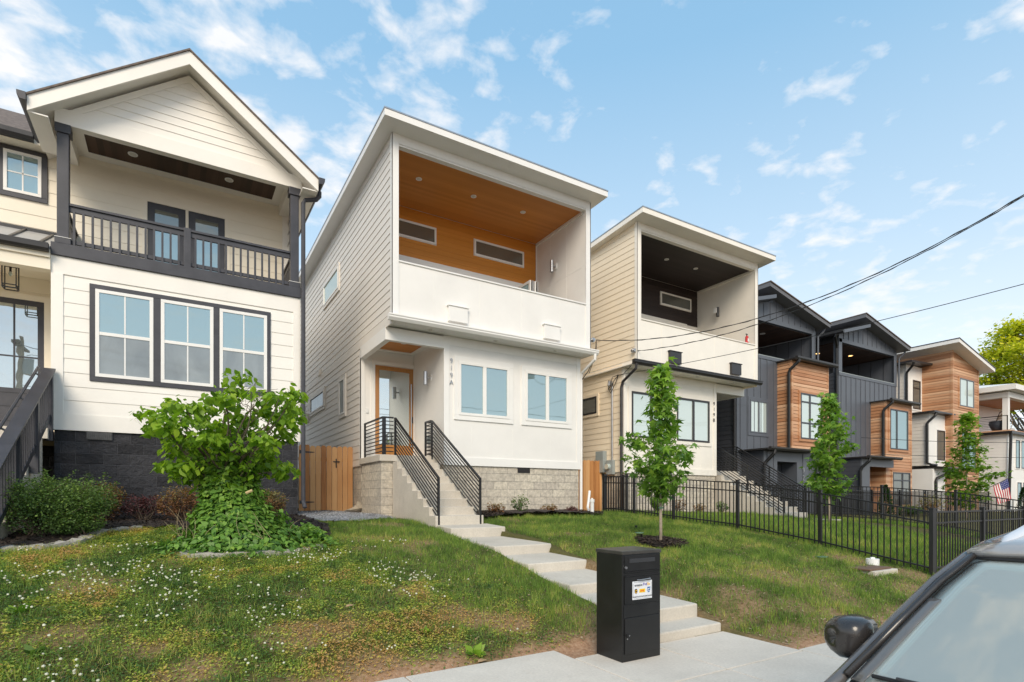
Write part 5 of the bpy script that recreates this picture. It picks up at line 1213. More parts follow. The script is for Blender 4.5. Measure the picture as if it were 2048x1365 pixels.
# --- saplings
def sapling(label, c, H, z_lo, prof, n, size, m, shape, seed, group, layered=False, lean=(0, 0), nb=26, extra=None):
    rr = random.Random(seed); x, y = c; z0 = gz(x, y)
    T = thing('sapling', label, 'tree', (x, y, z0), group)
    tk = MB(); axis = lambda t: Vector((x + lean[0] * t, y + lean[1] * t, z0 - .05 + (H + .05) * t))
    tk.tube([axis(k / 8) + Vector((rr.gauss(0, .01), rr.gauss(0, .01), 0)) for k in range(9)], [.032 - .026 * k / 8 for k in range(9)], 8)
    P, Tn = [], []
    for i in range(nb):
        f = (i + .5) / nb; zz_ = z_lo + (H - z_lo) * f; r_ = np.interp(f, [p[0] for p in prof], [p[1] for p in prof]) * rr.uniform(.5, 1.18)
        a_ = i * 2.4 + rr.uniform(-.4, .4); b0 = axis(max(.1, (zz_ - r_ * (.15 if layered else .45)) / H)); q = axis(zz_ / H) + Vector((r_ * math.cos(a_), r_ * math.sin(a_), rr.uniform(-.05, .1)))
        pts = limb(tk, b0, q, .009, .003, .06, 5, seed + i)
        cnt = int(n / nb * (.5 + r_ / max(p[1] for p in prof)))
        for _ in range(cnt):
            t_ = rr.uniform(.15, 1.0) ** .7; p = pts[min(5, int(t_ * 5))].lerp(pts[min(5, int(t_ * 5) + 1)], rr.random())
            s_ = .10 if not layered else .13
            P.append((p.x + rr.gauss(0, s_), p.y + rr.gauss(0, s_), p.z + rr.gauss(0, s_ * (.8 if not layered else .55)))); Tn.append(min(1, max(0, .42 + rr.gauss(0, .2) + .25 * (f - .5))))
    for _ in range(int(n * .06)):
        p = axis(rr.uniform(.93, 1.01)); P.append((p.x + rr.gauss(0, .06), p.y + rr.gauss(0, .06), p.z + rr.gauss(0, .05))); Tn.append(rr.uniform(.4, .8))
    tk.build('trunk', M['palebark'], T, smooth=True)
    leaf_cloud(np.array(P), size, m, 'crown', T, np.array(Tn), shape, droop=.55 if not layered else .35, up=.7 if not layered else 1.1)
    if extra: extra(T, axis)
    return T
def ties(T, axis):
    for t_ in (.22, .30, .42):
        p = axis(t_); MB().tube([p - Vector((0, 0, .015)), p + Vector((0, 0, .015))], .042, 10).build('tree_tie', M['greenplastic'], T)
G_S = 'young street yard trees'
sapling('young star leaved tree with green ties standing in a mulch ring before the fence', SAP1, 3.10, .95, [(0, .26), (.1, .46), (.25, .54), (.42, .46), (.5, .30), (.60, .18), (.66, .12), (.74, .20), (.82, .16), (.87, .08), (1, .06)], 1450, .135, gumm, STAR, 51, G_S, extra=ties, nb=34)
sapling('young star leaved tree behind the fence, in front of the dark house numbered 921', SAP2, 3.42, .80, [(0, .28), (.15, .52), (.4, .62), (.6, .52), (.75, .30), (.9, .14), (1, .06)], 1250, .15, gumm, STAR, 61, G_S, nb=30)
sapling('loose light green young tree with layered branches before the wood tower', SAP3, 3.95, .55, [(0, .55), (.15, 1.0), (.35, 1.15), (.5, .85), (.65, .42), (.8, .45), (1, .12)], 2000, .16, maplem, STAR, 71, G_S, layered=True, nb=30)
# --- far sunlit tree, hedge-like evergreens
def big_tree(label, c, H, z_lo, R_, n, size, m, seed, name='tree'):
    rr = random.Random(seed); x, y = c; z0 = gz(x, y); T = thing(name, label, 'tree', (x, y, z0)); tk = MB()
    tk.tube([(x, y, z0 - .2), (x + .1, y, z0 + H * .35), (x, y, z0 + H * .8)], [.42, .30, .08], 9); P, Tn = [], []
    for i in range(80):
        d = Vector((rr.gauss(0, 1), rr.gauss(0, 1), rr.gauss(0, .8))).normalized() * rr.uniform(.45, 1) ; q = Vector((x + d.x * R_, y + d.y * R_, z0 + (z_lo + H) / 2 + d.z * (H - z_lo) / 2))
        limb(tk, (x, y, z0 + H * rr.uniform(.25, .6)), q, .09, .02, .1, 5, i); r_ = rr.uniform(.5, 1.15) * R_ * .26
        for _ in range(n // 80):
            e = Vector((rr.gauss(0, 1), rr.gauss(0, 1), rr.gauss(0, .6))) * r_ * .55; P.append(tuple(q + e)); Tn.append(min(1, max(0, .5 + rr.gauss(0, .15) + e.z / r_ * .35 - e.x / r_ * .1)))
    tk.build('trunk', M['bark'], T, smooth=True); leaf_cloud(np.array(P), size, m, 'crown', T, np.array(Tn), OVAL, droop=.3, up=.8); return T
big_tree('tall yellow green sunlit tree rising behind the far white house', (64.5, 17.6), 17.0, 7.5, 4.6, 20000, .26, yelm, 81)
def conifer(label, c, H, r_, seed, grp):
    x, y = c; z0 = gz(x, y); T = thing('conifer', label, 'shrub', (x, y, z0), grp); n = 2600
    t = RNG.random(n) ** .8; a_ = RNG.uniform(0, 6.28, n); rad = r_ * (1 - t) ** .7 * (.55 + .5 * RNG.random(n)) * (.8 + .2 * np.sin(a_ * 4 + t * 9)); d = np.stack([np.cos(a_), np.sin(a_), np.full(n, .9)], -1)
    leaf_cloud(np.stack([x + rad * np.cos(a_), y + rad * np.sin(a_), z0 + .03 + t * H], -1), .06, conm, 'foliage', T, np.clip(RNG.normal(.5, .2, n), 0, 1), TINY, droop=-.8, outward=d, jitter=.4)
    MB().tube([(x, y, z0 - .05), (x, y, z0 + H * .7)], [.03, .01], 6).build('trunk', M['bark'], T)
conifer('dark green cone shaped evergreen at the left corner of the wooden bay house', (25.3, 11.6), 1.25, .38, 91, 'cone shaped evergreens')
conifer('small cone shaped evergreen below the flag', (39.3, 11.2), 1.3, .35, 92, 'cone shaped evergreens')
shrub('wispy_shrub', 'tall wispy grey green shrub in front of the grey white siding', 'shrub', (28.6, 11.3), (.75, .5, .55), 900, .06, brownm, seed=93, tw=40, lumps=8, tintc=.8, shape=OVAL)
shrub('low_shrub', 'dark low hedge plant right of the cone evergreen behind the far fence', 'shrub', (27.0, 11.4), (.6, .4, .28), 1800, .05, boxm, seed=94, tw=14, lumps=6)
# weeds that stand out of the lawn
def weed(label, px, py, n, size, m, seed):
    x, y = hit(px, py); z0 = gz(x, y); T = thing('broadleaf_weed', label, 'weed', (x, y, z0), 'broad leaved weeds in the lawn'); rr = random.Random(seed)
    a_ = np.array([k * 2.4 + rr.uniform(-.3, .3) for k in range(n)]); d = np.stack([np.cos(a_), np.sin(a_), np.full(n, .55)], -1)
    P = np.stack([x + .01 * np.cos(a_), y + .01 * np.sin(a_), np.full(n, z0 + .02)], -1)
    leaf_cloud(P, size, m, 'foliage', T, np.clip(RNG.normal(.6, .15, n), 0, 1), OVAL, droop=-.5, outward=d, jitter=.05); return T
weed('bright rosette of broad leaves beside the left pavement edge', 948, 1312, 11, .085, maplem, 1)
weed('pale green rosette of broad leaves in the clover at the left edge of the lawn', 35, 1228, 12, .09, maplem, 2)
weed('grey green rosette weed near the lower left corner of the lawn', 70, 1312, 14, .075, boxm, 3)
weed('yellow green patch weed at the bottom of the lawn, left of the pavement', 850, 1268, 40, .045, maplem, 4)
# ------------------------------------------------------------------ fences
def iron_fence(label, pts, H=1.03, group='black metal yard fences'):
    """pts: list of (x, y) post positions; sloped panels between them"""
    T = thing('iron_fence', label, 'fence', (pts[0][0], pts[0][1], gz(*pts[0])), group)
    zs = [float(ground_z(p[0], p[1], False)) + .03 for p in pts]
    post0 = None; pick0 = None
    for (x, y), z in zip(pts, zs):
        if post0 is None:
            post0 = MB().box(x - .03, x + .03, y - .03, y + .03, z - .1, z + H + .03).build('post', M['black'], T); MB().box(x - .036, x + .036, y - .036, y + .036, z + H + .03, z + H + .05).build('post_cap', M['black'], post0); o0 = (x, y, z)
        else:
            c = copy_tree(post0, T); c.location = post0.location + Vector((x - o0[0], y - o0[1], z - o0[2]))
    for (p, q, z0, z1) in zip(pts, pts[1:], zs, zs[1:]):
        L = math.hypot(q[0] - p[0], q[1] - p[1]); mb = MB()
        for h in (H - .02, H - .20, .09): mb.bar((p[0], p[1], z0 + h), (q[0], q[1], z1 + h), .026, .026)
        pn = mb.build('panel', M['black'], T); n = max(2, int(round(L / .105)))
        for k in range(1, n):
            t = k / n; x, y, z = p[0] + (q[0] - p[0]) * t, p[1] + (q[1] - p[1]) * t, z0 + (z1 - z0) * t
            if pick0 is None:
                pick0 = MB().box(x - .0085, x + .0085, y - .0085, y + .0085, z + .02, z + H - .015).build('picket', M['black'], pn); k0 = (x, y, z); continue
            c = pick0.copy(); COL.objects.link(c); c.parent = pn; c.location = pick0.location + Vector((x - k0[0], y - k0[1], z - k0[2])) + (world_loc(pick0.parent) - world_loc(pn))
    return T
fx = 10.6
iron_fence('black metal fence stepping down the lawn from the house gap to the pavement corner', [(fx, 12.3), (fx, 11.36), (fx, 11.07), (fx, 9.68), (fx, 7.84), (fx, 6.01), (fx, 4.17)])
iron_fence('black metal fence running along the pavement from the corner post, behind the car', [(fx + .06, 4.17), (12.62, 4.17), (14.65, 4.17), (15.7, 4.17)])
iron_fence('black metal gate fence joining the lawn fence to the cream house side', [(fx + .06, 12.3), (11.4, 12.36)])
iron_fence('farther black metal fence between the cream house yard and the dark houses', [(17.7, 12.3), (17.7, 10.1), (17.7, 8.22), (17.7, 6.42), (17.7, 4.6)])
iron_fence('farthest black metal fence in front of the dark and wooden houses', [(17.76, 12.36), (20.0, 11.9), (22.4, 11.9), (24.8, 11.9), (27.2, 11.9), (29.6, 11.9), (32, 11.9), (34.4, 11.9), (36.8, 11.9)])
def wood_gate(label, x0, x1, y, z0, z1, n, hinge=True):
    T = thing('wooden_gate', label, 'gate', (x0, y, z0), 'cedar plank gates between the houses')
    mb = MB(); w = (x1 - x0) / n; rr = random.Random(int(x0 * 10))
    for k in range(n):
        a_, b_ = x0 + k * w + .005, x0 + (k + 1) * w - .005; zt_ = z1 + rr.uniform(-.015, .015); dy = rr.uniform(0, .016)
        mb.prism([(a_, z0), (b_, z0), (b_, zt_ - .04), (b_ - .03, zt_), (a_ + .03, zt_), (a_, zt_ - .04)], 'y', y - .02 - dy, y)
    mb.build('plank_panel', M['fencewood'], T)
    MB().box(x0, x1, y + .001, y + .04, z0 + .25, z0 + .34).box(x0, x1, y + .001, y + .04, z1 - .4, z1 - .31).build('back_rail', M['fencewood'], T)
    if hinge:
        for zz_ in (z0 + .28, z1 - .18): MB().prism([(x0 + .02, zz_ - .05), (x0 + .12, zz_ - .025), (x0 + .36, zz_ - .012), (x0 + .40, zz_), (x0 + .36, zz_ + .012), (x0 + .12, zz_ + .025), (x0 + .02, zz_ + .05)], 'y', y - .04, y - .029).build('hinge', M['black'], T)
        lt = MB(); lx = x0 + (x1 - x0) * .68; zc = z1 - .45; lt.box(lx - .012, lx + .012, y - .05, y - .029, zc - .12, zc + .12); lt.box(lx - .08, lx + .09, y - .055, y - .03, zc + .03, zc + .055); lt.build('latch', M['black'], T)
    return T
wood_gate('wide cedar plank gate with black hinges between the farmhouse and the middle house', 2.70, 4.09, 15.05, 1.17, 2.93, 10)
wood_gate('narrow cedar plank gate between the middle house and the cream house', 9.76, 11.40, 13.35, 1.1, 2.72, 11, False)
r_ = MB(); rr = random.Random(2); cx_, cy_, cz_ = 3.98, 14.35, 1.24
for i in range(5):
    t0 = i / 4; r_.v += [(cx_ + .30 * math.cos(a_) * math.sin(math.pi * (t0 * .9 + .05)) * rr.uniform(.8, 1.1), cy_ + .16 * math.sin(a_) * math.sin(math.pi * (t0 * .9 + .05)) * rr.uniform(.8, 1.1), cz_ + .20 * (t0 - .3) + .10 * math.cos(a_) * t0) for a_ in [k * math.pi / 4 for k in range(8)]]
for i in range(4):
    for k in range(8): r_.f.append((i * 8 + k, i * 8 + (k + 1) % 8, (i + 1) * 8 + (k + 1) % 8, (i + 1) * 8 + k))
r_.f += [tuple(range(7, -1, -1)), tuple(range(32, 40))]
setp(r_.build('rock', M['rock'], None), 'tan rock leaning in the gravel at the foot of the wide plank gate', 'rock')
# ------------------------------------------------------------------ parcel box
mx0, mx1, my0, my1, mh = 3.585, 4.085, 3.90, 4.275, 1.05
PB = thing('parcel_box', 'black steel parcel drop box with a white carrier sticker, standing on the pavement', 'mailbox', ((mx0 + mx1) / 2, (my0 + my1) / 2, 0))
blk = plain('black_powder_coat', (.012, .012, .0125), .33, .25, 6, bmp=.08, bscale=140)
MB().box(mx0, mx1, my0, my1, 0, mh - .035).build('body', blk, PB, bevel=.006)
MB().box(mx0 - .006, mx1 + .006, my0 - .008, my1 + .006, mh - .034, mh).build('lid', plain('dusty_black_lid', (.05, .047, .042), .35, .3, 9), PB, bevel=.005)
Fp = Face('front', my0); U = lambda f_: mx0 + (mx1 - mx0) * f_
p = MB(); Fp.box(p, U(.05), U(.96), 0, .006, .855, mh - .045); p.build('mail_panel', blk, PB, bevel=.002)
p = MB(); Fp.box(p, U(.16), U(.83), .006, .012, .935, .975); sl_ = p.build('mail_slot', plain('slot_flap', (.035, .036, .04), .4, .1, 8), PB, bevel=.002)
p = MB(); Fp.box(p, U(.05), U(.96), .0, .012, .845, .853); Fp.box(p, U(.05), U(.96), .0, .014, .805, .815); p.build('hood_lip', blk, PB)
p = MB(); Fp.box(p, U(.05), U(.96), 0, .010, .545, .80); HD = p.build('parcel_hatch', blk, PB, bevel=.002)
p = MB(); Fp.box(p, U(.03), U(.97), 0, .004, .42, .54); p.build('middle_panel', blk, PB)
p = MB(); Fp.box(p, U(.05), U(.97), 0, .011, .075, .415); DR = p.build('lower_door', blk, PB, bevel=.002)
p = MB(); hx0, hx1 = U(.36), U(.68); p.tube([(hx0, my0 - .012, .770), (hx0 + .01, my0 - .035, .772), (hx1 - .01, my0 - .035, .778), (hx1, my0 - .012, .780)], .005, 8); p.build('hatch_handle', M['silver'], HD)
MB().tube([(U(.07), my0 - .006, .895), (U(.07), my0 - .02, .895)], .013, 14).build('lock', M['silver'], PB)
k_ = MB(); k_.tube([(U(.10), my0 - .011, .255), (U(.10), my0 - .035, .255)], .016, 14); ko = k_.build('door_knob', M['black'], DR)
MB().tube([(U(.11), my0 - .035, .258), (U(.11), my0 - .041, .258)], .006, 10).tube([(U(.10), my0 - .011, .222), (U(.10), my0 - .018, .222)], .007, 10).build('keyhole', M['silver'], DR)
# the sticker and its marks
sx0, sx1, sz0, sz1 = U(.235), U(.745), .583, .757
stw = plain('sticker_white', (.74, .76, .80), .4, .02, 5)
p = MB(); Fp.box(p, sx0, sx1, .010, .0125, sz0, sz1); ST = p.build('sticker', stw, PB)
ink = lambda n, c: plain(n, c, .45, .02, 5)
navy, amb, blu, brn, yel, redi, org = ink('ink_dark', (.02, .025, .04)), ink('ink_amber', (.85, .48, .03)), ink('ink_blue', (.04, .14, .38)), ink('ink_brown', (.035, .016, .008)), ink('ink_yellow', (.88, .62, .02)), ink('ink_red', (.75, .03, .02)), ink('ink_orange', (.85, .30, .03))
yS = my0 - .0125
def mark(name, m, poly, o=.0012):
    q = MB(); q.prism(poly, 'y', yS - o, yS - .0002); return q.build(name, m, PB if False else ST)
def rectp(a, b, c, d): return [(a, c), (b, c), (b, d), (a, d)]
q = MB()
for a, b, c, d in ((sx0 + .018, sx1 - .018, sz1 - .010, sz1 - .0085), (sx0 + .018, sx1 - .018, sz0 + .0085, sz0 + .010), (sx0 + .008, sx0 + .0095, sz0 + .018, sz1 - .018), (sx1 - .0095, sx1 - .008, sz0 + .018, sz1 - .018)): q.box(a, b, yS - .001, yS - .0002, c, d)
q.build('border_line', navy, ST)
def txt(s_, x, z, size, m, bold=.0006): return text_part('lettering', s_, (x, yS - .0008, z), size, m, ST, .0010, bold=bold)
txt('amazon', sx0 + .078, sz1 - .048, .033, navy); txt('Fed', sx0 + .163, sz1 - .046, .036, ink('ink_violet', (.10, .06, .36)), .001); txt('Ex', sx0 + .210, sz1 - .046, .036, amb, .001)
mark('smile_arrow', amb, [(sx0 + .055, sz1 - .053), (sx0 + .078, sz1 - .060), (sx0 + .102, sz1 - .053), (sx0 + .078, sz1 - .0572)])
cx_ = sx0 + .045; zc = sz0 + .078
mark('shield', brn, [(cx_ - .018, zc + .018), (cx_, zc + .026), (cx_ + .018, zc + .018), (cx_ + .018, zc - .008), (cx_, zc - .026), (cx_ - .018, zc - .008)], .0010)
mark('shield_band', ink('ink_gold', (.75, .42, .02)), [(cx_ - .015, zc + .004), (cx_ - .004, zc + .012), (cx_ + .015, zc + .016), (cx_ + .015, zc + .008), (cx_ - .015, zc + .0)], .0016)
txt('ups', cx_, zc - .015, .020, ink('ink_gold_text', (.75, .42, .02)))
mark('yellow_label', yel, rectp(sx0 + .088, sx0 + .165, zc - .016, zc + .020), .0010); txt('DHL', sx0 + .1265, zc - .008, .028, redi, .001)
mark('eagle_square', blu, [(sx0 + .188, zc - .004), (sx0 + .228, zc - .004), (sx0 + .234, zc + .032), (sx0 + .194, zc + .032)], .0010)
mark('eagle_head', stw, [(sx0 + .192, zc + .004), (sx0 + .214, zc + .008), (sx0 + .231, zc + .024), (sx0 + .214, zc + .018), (sx0 + .196, zc + .014)], .0016)
txt('USPS', sx0 + .210, zc - .020, .014, blu); txt('PLEASE PLACE PACKAGES IN BOX', (sx0 + sx1) / 2, sz0 + .020, .0165, navy, .0004)
# ------------------------------------------------------------------ small things in the yard
def at_ground(px, py): x, y = hit(px, py); return x, y, gz(x, y)
x, y, z = 9.25, 11.2, gz(9.25, 11.2) + .03
CP = thing('cleanout_pipe', 'white plastic cleanout pipe standing at the right end of the mulch bed', 'pipe', (x, y, z))
MB().tube([(x, y, z - .1), (x, y, z + .32)], .05, 16).build('pipe', M['plastic'], CP, smooth=False)
MB().tube([(x, y, z + .32), (x, y, z + .40)], .062, 16).tube([(x, y, z + .40), (x, y, z + .43)], .03, 4).build('cap', M['plastic'], CP)
setp(MB().tube([(9.82, 12.0, 1.75), (9.70, 11.9, 1.45), (9.55, 11.75, 1.30), (9.38, 11.5, 1.24)], .035, 8).build('drain_hose', M['plastic'], None), 'white drain hose curving down the corner of the middle house', 'hose')
x, y, z = at_ground(1279, 1079)
DV = thing('drain_riser', 'black corrugated drain riser with a green cap beside the mulch ring', 'drain', (x, y, z))
q = MB(); 
for k in range(5): q.tube([(x, y, z - .03 + k * .028), (x, y, z - .015 + k * .028)], [.055, .062], 14)
q.build('riser', M['black'], DV); MB().disc((x, y, z + .112), .075, .014, 18).build('cap', M['greenplastic'], DV)
x, y, z = at_ground(1643, 1117); setp(MB().disc((x, y, z + .02), .10, .016, 20).build('green_lid', M['greenplastic'], None), 'flat green valve lid lying in the grass near the fence', 'lid')
x, y, z = at_ground(1272, 1056); setp(MB().disc((x, y, z - .02), .03, .07, 12).build('sprinkler_head', M['black'], None), 'tiny black sprinkler head in the grass below the fence', 'sprinkler')
x, y, z = at_ground(1745, 1132)
CW = thing('cleanout', 'squat white cleanout cap in the dirt under the fence', 'pipe cap', (x, y, z))
MB().tube([(x, y, z - .05), (x, y, z + .10)], .10, 20).build('pipe_end', M['plastic'], CW); MB().tube([(x, y, z + .10), (x, y, z + .12)], .10, 20).tube([(x, y, z + .12), (x, y, z + .145)], .04, 4).build('plug', M['plastic'], CW)
x, y, z = at_ground(1748, 1141)
MBX = thing('meter_cover', 'rusty brown meter cover on a concrete collar, beside the white cleanout cap', 'cover', (x, y, z), rotz=0)
MB().box(x - .42, x + .30, y - .22, y + .22, z - .12, z + .03).build('collar', M['concrete'], MBX, bevel=.01)
MB().box(x - .46, x + .22, y - .16, y + .24, z + .031, z + .06).build('lid', M['brownlid'], MBX, bevel=.006)
EX = thing('fire_extinguisher', 'red fire extinguisher standing on the cream balcony parapet', 'extinguisher', (16.62, 11.93, 6.82))
MB().tube([(16.62, 11.93, 6.816), (16.62, 11.93, 7.05), (16.62, 11.93, 7.09)], [.055, .055, .02], 14).build('cylinder', M['red'], EX)
MB().tube([(16.62, 11.93, 7.09), (16.62, 11.93, 7.13)], .02, 8).box(16.56, 16.66, 11.92, 11.94, 7.13, 7.15).build('valve', M['black'], EX)
MB().box(16.59, 16.65, 11.872, 11.874, 6.88, 6.98).build('label_patch', M['plastic'], EX)
# fallen leaves and scraps
lfm = plain('dry_leaf', (.42, .27, .15), .8, .3, 8)
for px, py, lab in ((830, 1167, 'pale dry leaf lying in the grass left of the garden path'), (964, 1330, 'curled brown leaf on the edge of the left pavement'), (700, 1218, 'orange dry leaf in the weeds of the left lawn')):
    x, y, z = at_ground(px, py); q = MB(); z += .03 if y > 4.6 else .012; z = max(z, .012)
    q.add([(x - .05, y - .01, z), (x - .01, y - .035, z + .01), (x + .055, y - .005, z + .004), (x + .01, y + .035, z + .016), (x - .03, y + .02, z + .012)], [(0, 1, 2, 3, 4)])
    o = q.build('fallen_leaf', lfm, None); so_m = o.modifiers.new('thick', 'SOLIDIFY'); so_m.thickness = .003; setp(o, lab, 'leaf', 'fallen leaves')
# ------------------------------------------------------------------ flag on the far house
FG = thing('flag', 'striped red and white flag with a blue corner hanging from a slanted pole', 'flag', (37.45, 12.5, 1.9))
pole = MB().tube([(37.45, 12.5, 1.88), (38.5, 11.6, 2.63)], .018, 8).build('pole', M['black'], FG)
A_, B_ = Vector((37.95, 12.07, 2.24)), Vector((38.47, 11.63, 2.61)); nS = 13
fc = {True: ink('flag_red', (.45, .02, .04)), False: ink('flag_white', (.78, .76, .74))}; fb = ink('flag_blue', (.03, .045, .20))
def fpt(u, v):   # u along pole (0 low..1 tip), v hanging down
    p = A_.lerp(B_, u); w = .05 * math.sin(v * 5 + u * 4); return (p.x + w + v * .30, p.y + w * .6 - v * .1, p.z - v * (1.02 + .12 * u) )
cloth = {'r': MB(), 'w': MB(), 'b': MB()}
for i in range(nS):
    for j in range(10):
        u0, u1, v0, v1 = i / nS, (i + 1) / nS, j / 10, (j + 1) / 10; k = 'b' if (i >= 6 and j < 4) else ('r' if i % 2 == 0 else 'w')
        cloth[k].add([fpt(u0, v0), fpt(u1, v0), fpt(u1, v1), fpt(u0, v1)], [(0, 1, 2, 3)])
cl_o = cloth['r'].build('cloth', fc[True], FG); cloth['w'].build('stripe', fc[False], cl_o); cloth['b'].build('canton', fb, cl_o)
sm_ = MB()
for i in range(5):
    for j in range(4): p = fpt(.52 + i * .1, .05 + j * .09); sm_.box(p[0] - .01, p[0] + .01, p[1] - .03, p[1] - .01, p[2] - .01, p[2] + .01)
sm_.build('star', fc[False], cl_o)
# ------------------------------------------------------------------ overhead cables and their poles
def pole_(label, x, y, H, group):
    T = thing('utility_pole', label, 'pole', (x, y, 0), group); MB().tube([(x, y, -.3), (x, y, H)], [.16, .11], 12).build('pole_shaft', plain('pole_wood', (.30, .22, .14), .9, .3, 8, stretch=(8, 8, 1)), T)
    MB().box(x - .06, x + .06, y - 1.1, y + 1.1, H - .55, H - .43).build('crossarm', M['bark'], T)
    MB().tube([(x + .3, y, H - 1.9), (x + .3, y, H - 1.1)], .2, 14).build('transformer', M['greymetal'], T)
G_P = 'utility poles of the street'
pole_('wooden utility pole beside the pavement to the right, carrying the service cables', 14.2, 2.4, 9.2, G_P)
pole_('wooden utility pole across the street', -6.6, -8.2, 9.6, G_P)
def cable(label, A, B_, sag, r_=.0085, group='service cables', twist=False, n=40, cat='cable'):
    A, B_ = Vector(A), Vector(B_); pts = [A.lerp(B_, k / n) - Vector((0, 0, 4 * sag * (k / n) * (1 - k / n))) for k in range(n + 1)]
    mb = MB().tube(pts, r_, 6)
    if twist: mb.tube([p + Vector((0, .018 * math.sin(i * 1.9), .018 * math.cos(i * 1.9))) for i, p in enumerate(pts)], r_ * .7, 5)
    return setp(mb.build('cable', M['cable'], None), label, cat, group)
def insul(parent, p, sx):
    MB().tube([p, (p[0] - .0, p[1] - .14, p[2])], .045, 10).tube([(p[0], p[1] - .05, p[2]), (p[0], p[1] - .09, p[2])], .065, 10).build('insulator', M['silver'], parent)
insul(HB, (9.83, 11.95, 5.92), 1); insul(HN, (11.40, 12.0, 5.86), 1)
cable('upper service cable from the corner of the middle house up to the right', (9.86, 11.76, 5.89), (14.2, 2.4, 8.13), 1.08, twist=True)
cable('second service cable from the cream house corner up to the right', (11.47, 11.86, 5.84), (14.2, 2.4, 8.07), .79, .0075, twist=True)
cable('lowest thin cable from the service mast crossing in front of the dark houses', (11.40, 12.62, 5.28), (14.2, 2.4, 5.79), .172, .0075)
ch = MB().tube([(9.86, 11.76, 5.89), (9.90, 11.85, 5.5), (9.85, 12.1, 5.1), (9.78, 12.35, 4.85)], .012, 6).tube([(9.86, 11.76, 5.89), (9.93, 11.85, 5.55), (9.88, 12.1, 5.05)], .009, 6); ch.build('service_wire', M['cable'], HB)
w_ = MB()
for k, (dy, dz) in enumerate(((.0, .0), (.08, .12), (-.06, -.1))): w_.tube([(11.44, 12.62, 5.28), (11.36, 12.72 + dy, 5.12 + dz), (11.34, 12.86, 4.86 + dz), (11.36, 12.98, 4.9), (11.36, 12.96, 5.12 + dz * .5), (11.40, 12.9, 5.15)], .011, 6)
w_.tube([(11.47, 11.86, 5.84), (11.45, 12.0, 5.5), (11.42, 12.4, 5.25), (11.40, 12.62, 5.24)], .009, 6); w_.build('service_wire', M['cable'], HN)
cable('thin telephone line low in front of the wood tower house', (24.6, 12.2, 4.1), (60, 3.0, 7.0), .9, .012, 'thin lines at the right edge')
cable('thinner telephone line under the other one before the far white house', (24.8, 11.9, 3.4), (60, 2.0, 5.0), .5, .010, 'thin lines at the right edge')
for i, (z_, y_) in enumerate(((8.95, -9.2), (8.95, -7.2), (7.2, -8.2))): cable(['far street wire on the outer crossarm end', 'near street wire on the inner crossarm end', 'low street wire under the crossarm'][i] + ' across the street', (-6.6, y_, z_), (48, y_ - .5, z_), 1.6, .014, 'wires across the street', n=60)
# ------------------------------------------------------------------ the parked car at the right edge
CC, ZR = .25, -.15
paint = plain('dark_taupe_car_paint', (.44, .42, .41), .25, .05, 2, metal=.25, coat=1.0)
blackgloss = plain('black_gloss_plastic', (.030, .027, .026), .26, .1, 9, coat=.35)
rubber = plain('black_rubber', (.015, .015, .016), .7, .1, 8)
windm, nt, b_ = new_mat('windscreen_glass'); nt.nodes.remove(b_)
gl_ = nd(nt, 'ShaderNodeBsdfGlossy'); gl_.inputs['Color'].default_value = (.94, .97, .92, 1); gl_.inputs['Roughness'].default_value = .02
tr_ = nd(nt, 'ShaderNodeBsdfTransparent'); tr_.inputs['Color'].default_value = (.84, .92, .87, 1)
df_ = nd(nt, 'ShaderNodeBsdfDiffuse'); df_.inputs['Color'].default_value = (.66, .70, .655, 1)  # pale diffuse layer painted in for the whitish sky reflection
m1_ = nd(nt, 'ShaderNodeMixShader'); m1_.inputs[0].default_value = .50; nt.links.new(tr_.outputs[0], m1_.inputs[1]); nt.links.new(df_.outputs[0], m1_.inputs[2])
fr_ = nd(nt, 'ShaderNodeFresnel'); fr_.inputs['IOR'].default_value = 1.5
m2_ = nd(nt, 'ShaderNodeMixShader'); nt.links.new(mth(nt, 'MAXIMUM', fr_.outputs[0], .16), m2_.inputs[0]); nt.links.new(m1_.outputs[0], m2_.inputs[1]); nt.links.new(gl_.outputs[0], m2_.inputs[2])
nt.links.new(m2_.outputs[0], nt.nodes['Material Output'].inputs[0])
CAR = thing('parked_car', 'taupe grey car with a black mirror, parked at the kerb at the right edge', 'car', (3.6, CC, ZR))
def loft(st, closed_ends=True):
    """st: list of (x, [(y, z) half ring from bottom centre to top centre])"""
    mb = MB(); k = len(st[0][1]); n = 2 * k - 2
    for x, h in st:
        full = [(y, z) for y, z in h] + [(-y, z) for y, z in h[-2:0:-1]]
        for (y, z) in full: mb.v.append((x + 0, CC + y, z))
    for i in range(len(st) - 1):
        for q in range(n): a_, b_ = i * n + q, i * n + (q + 1) % n; mb.f.append((a_, b_, b_ + n, a_ + n))
    mb.f.append(tuple(range(n - 1, -1, -1))); mb.f.append(tuple((len(st) - 1) * n + q for q in range(n))); return mb
def ring_(w, top, bot=.06, crown=.03):
    return [(0, bot), (w * .86, bot), (w * .98, bot + .16), (w, .42), (w * .985, top - .13), (w * .93, top - .03), (w * .80, top + .0), (0, top + crown)]
body = loft([(1.02, ring_(.60, .48, .14)), (1.07, ring_(.74, .60, .10)), (1.25, ring_(.86, .70)), (1.7, ring_(.915, .79)), (2.1, ring_(.935, .845)), (2.42, ring_(.945, .885)), (3.2, ring_(.955, .91)), (4.3, ring_(.955, .94)), (5.2, ring_(.945, .97)), (5.55, ring_(.91, .96)), (5.68, ring_(.82, .85, .12))])
bo = body.build('body', paint, CAR, smooth=True); sb = bo.modifiers.new('sub', 'SUBSURF'); sb.levels = 1; sb.render_levels = 2
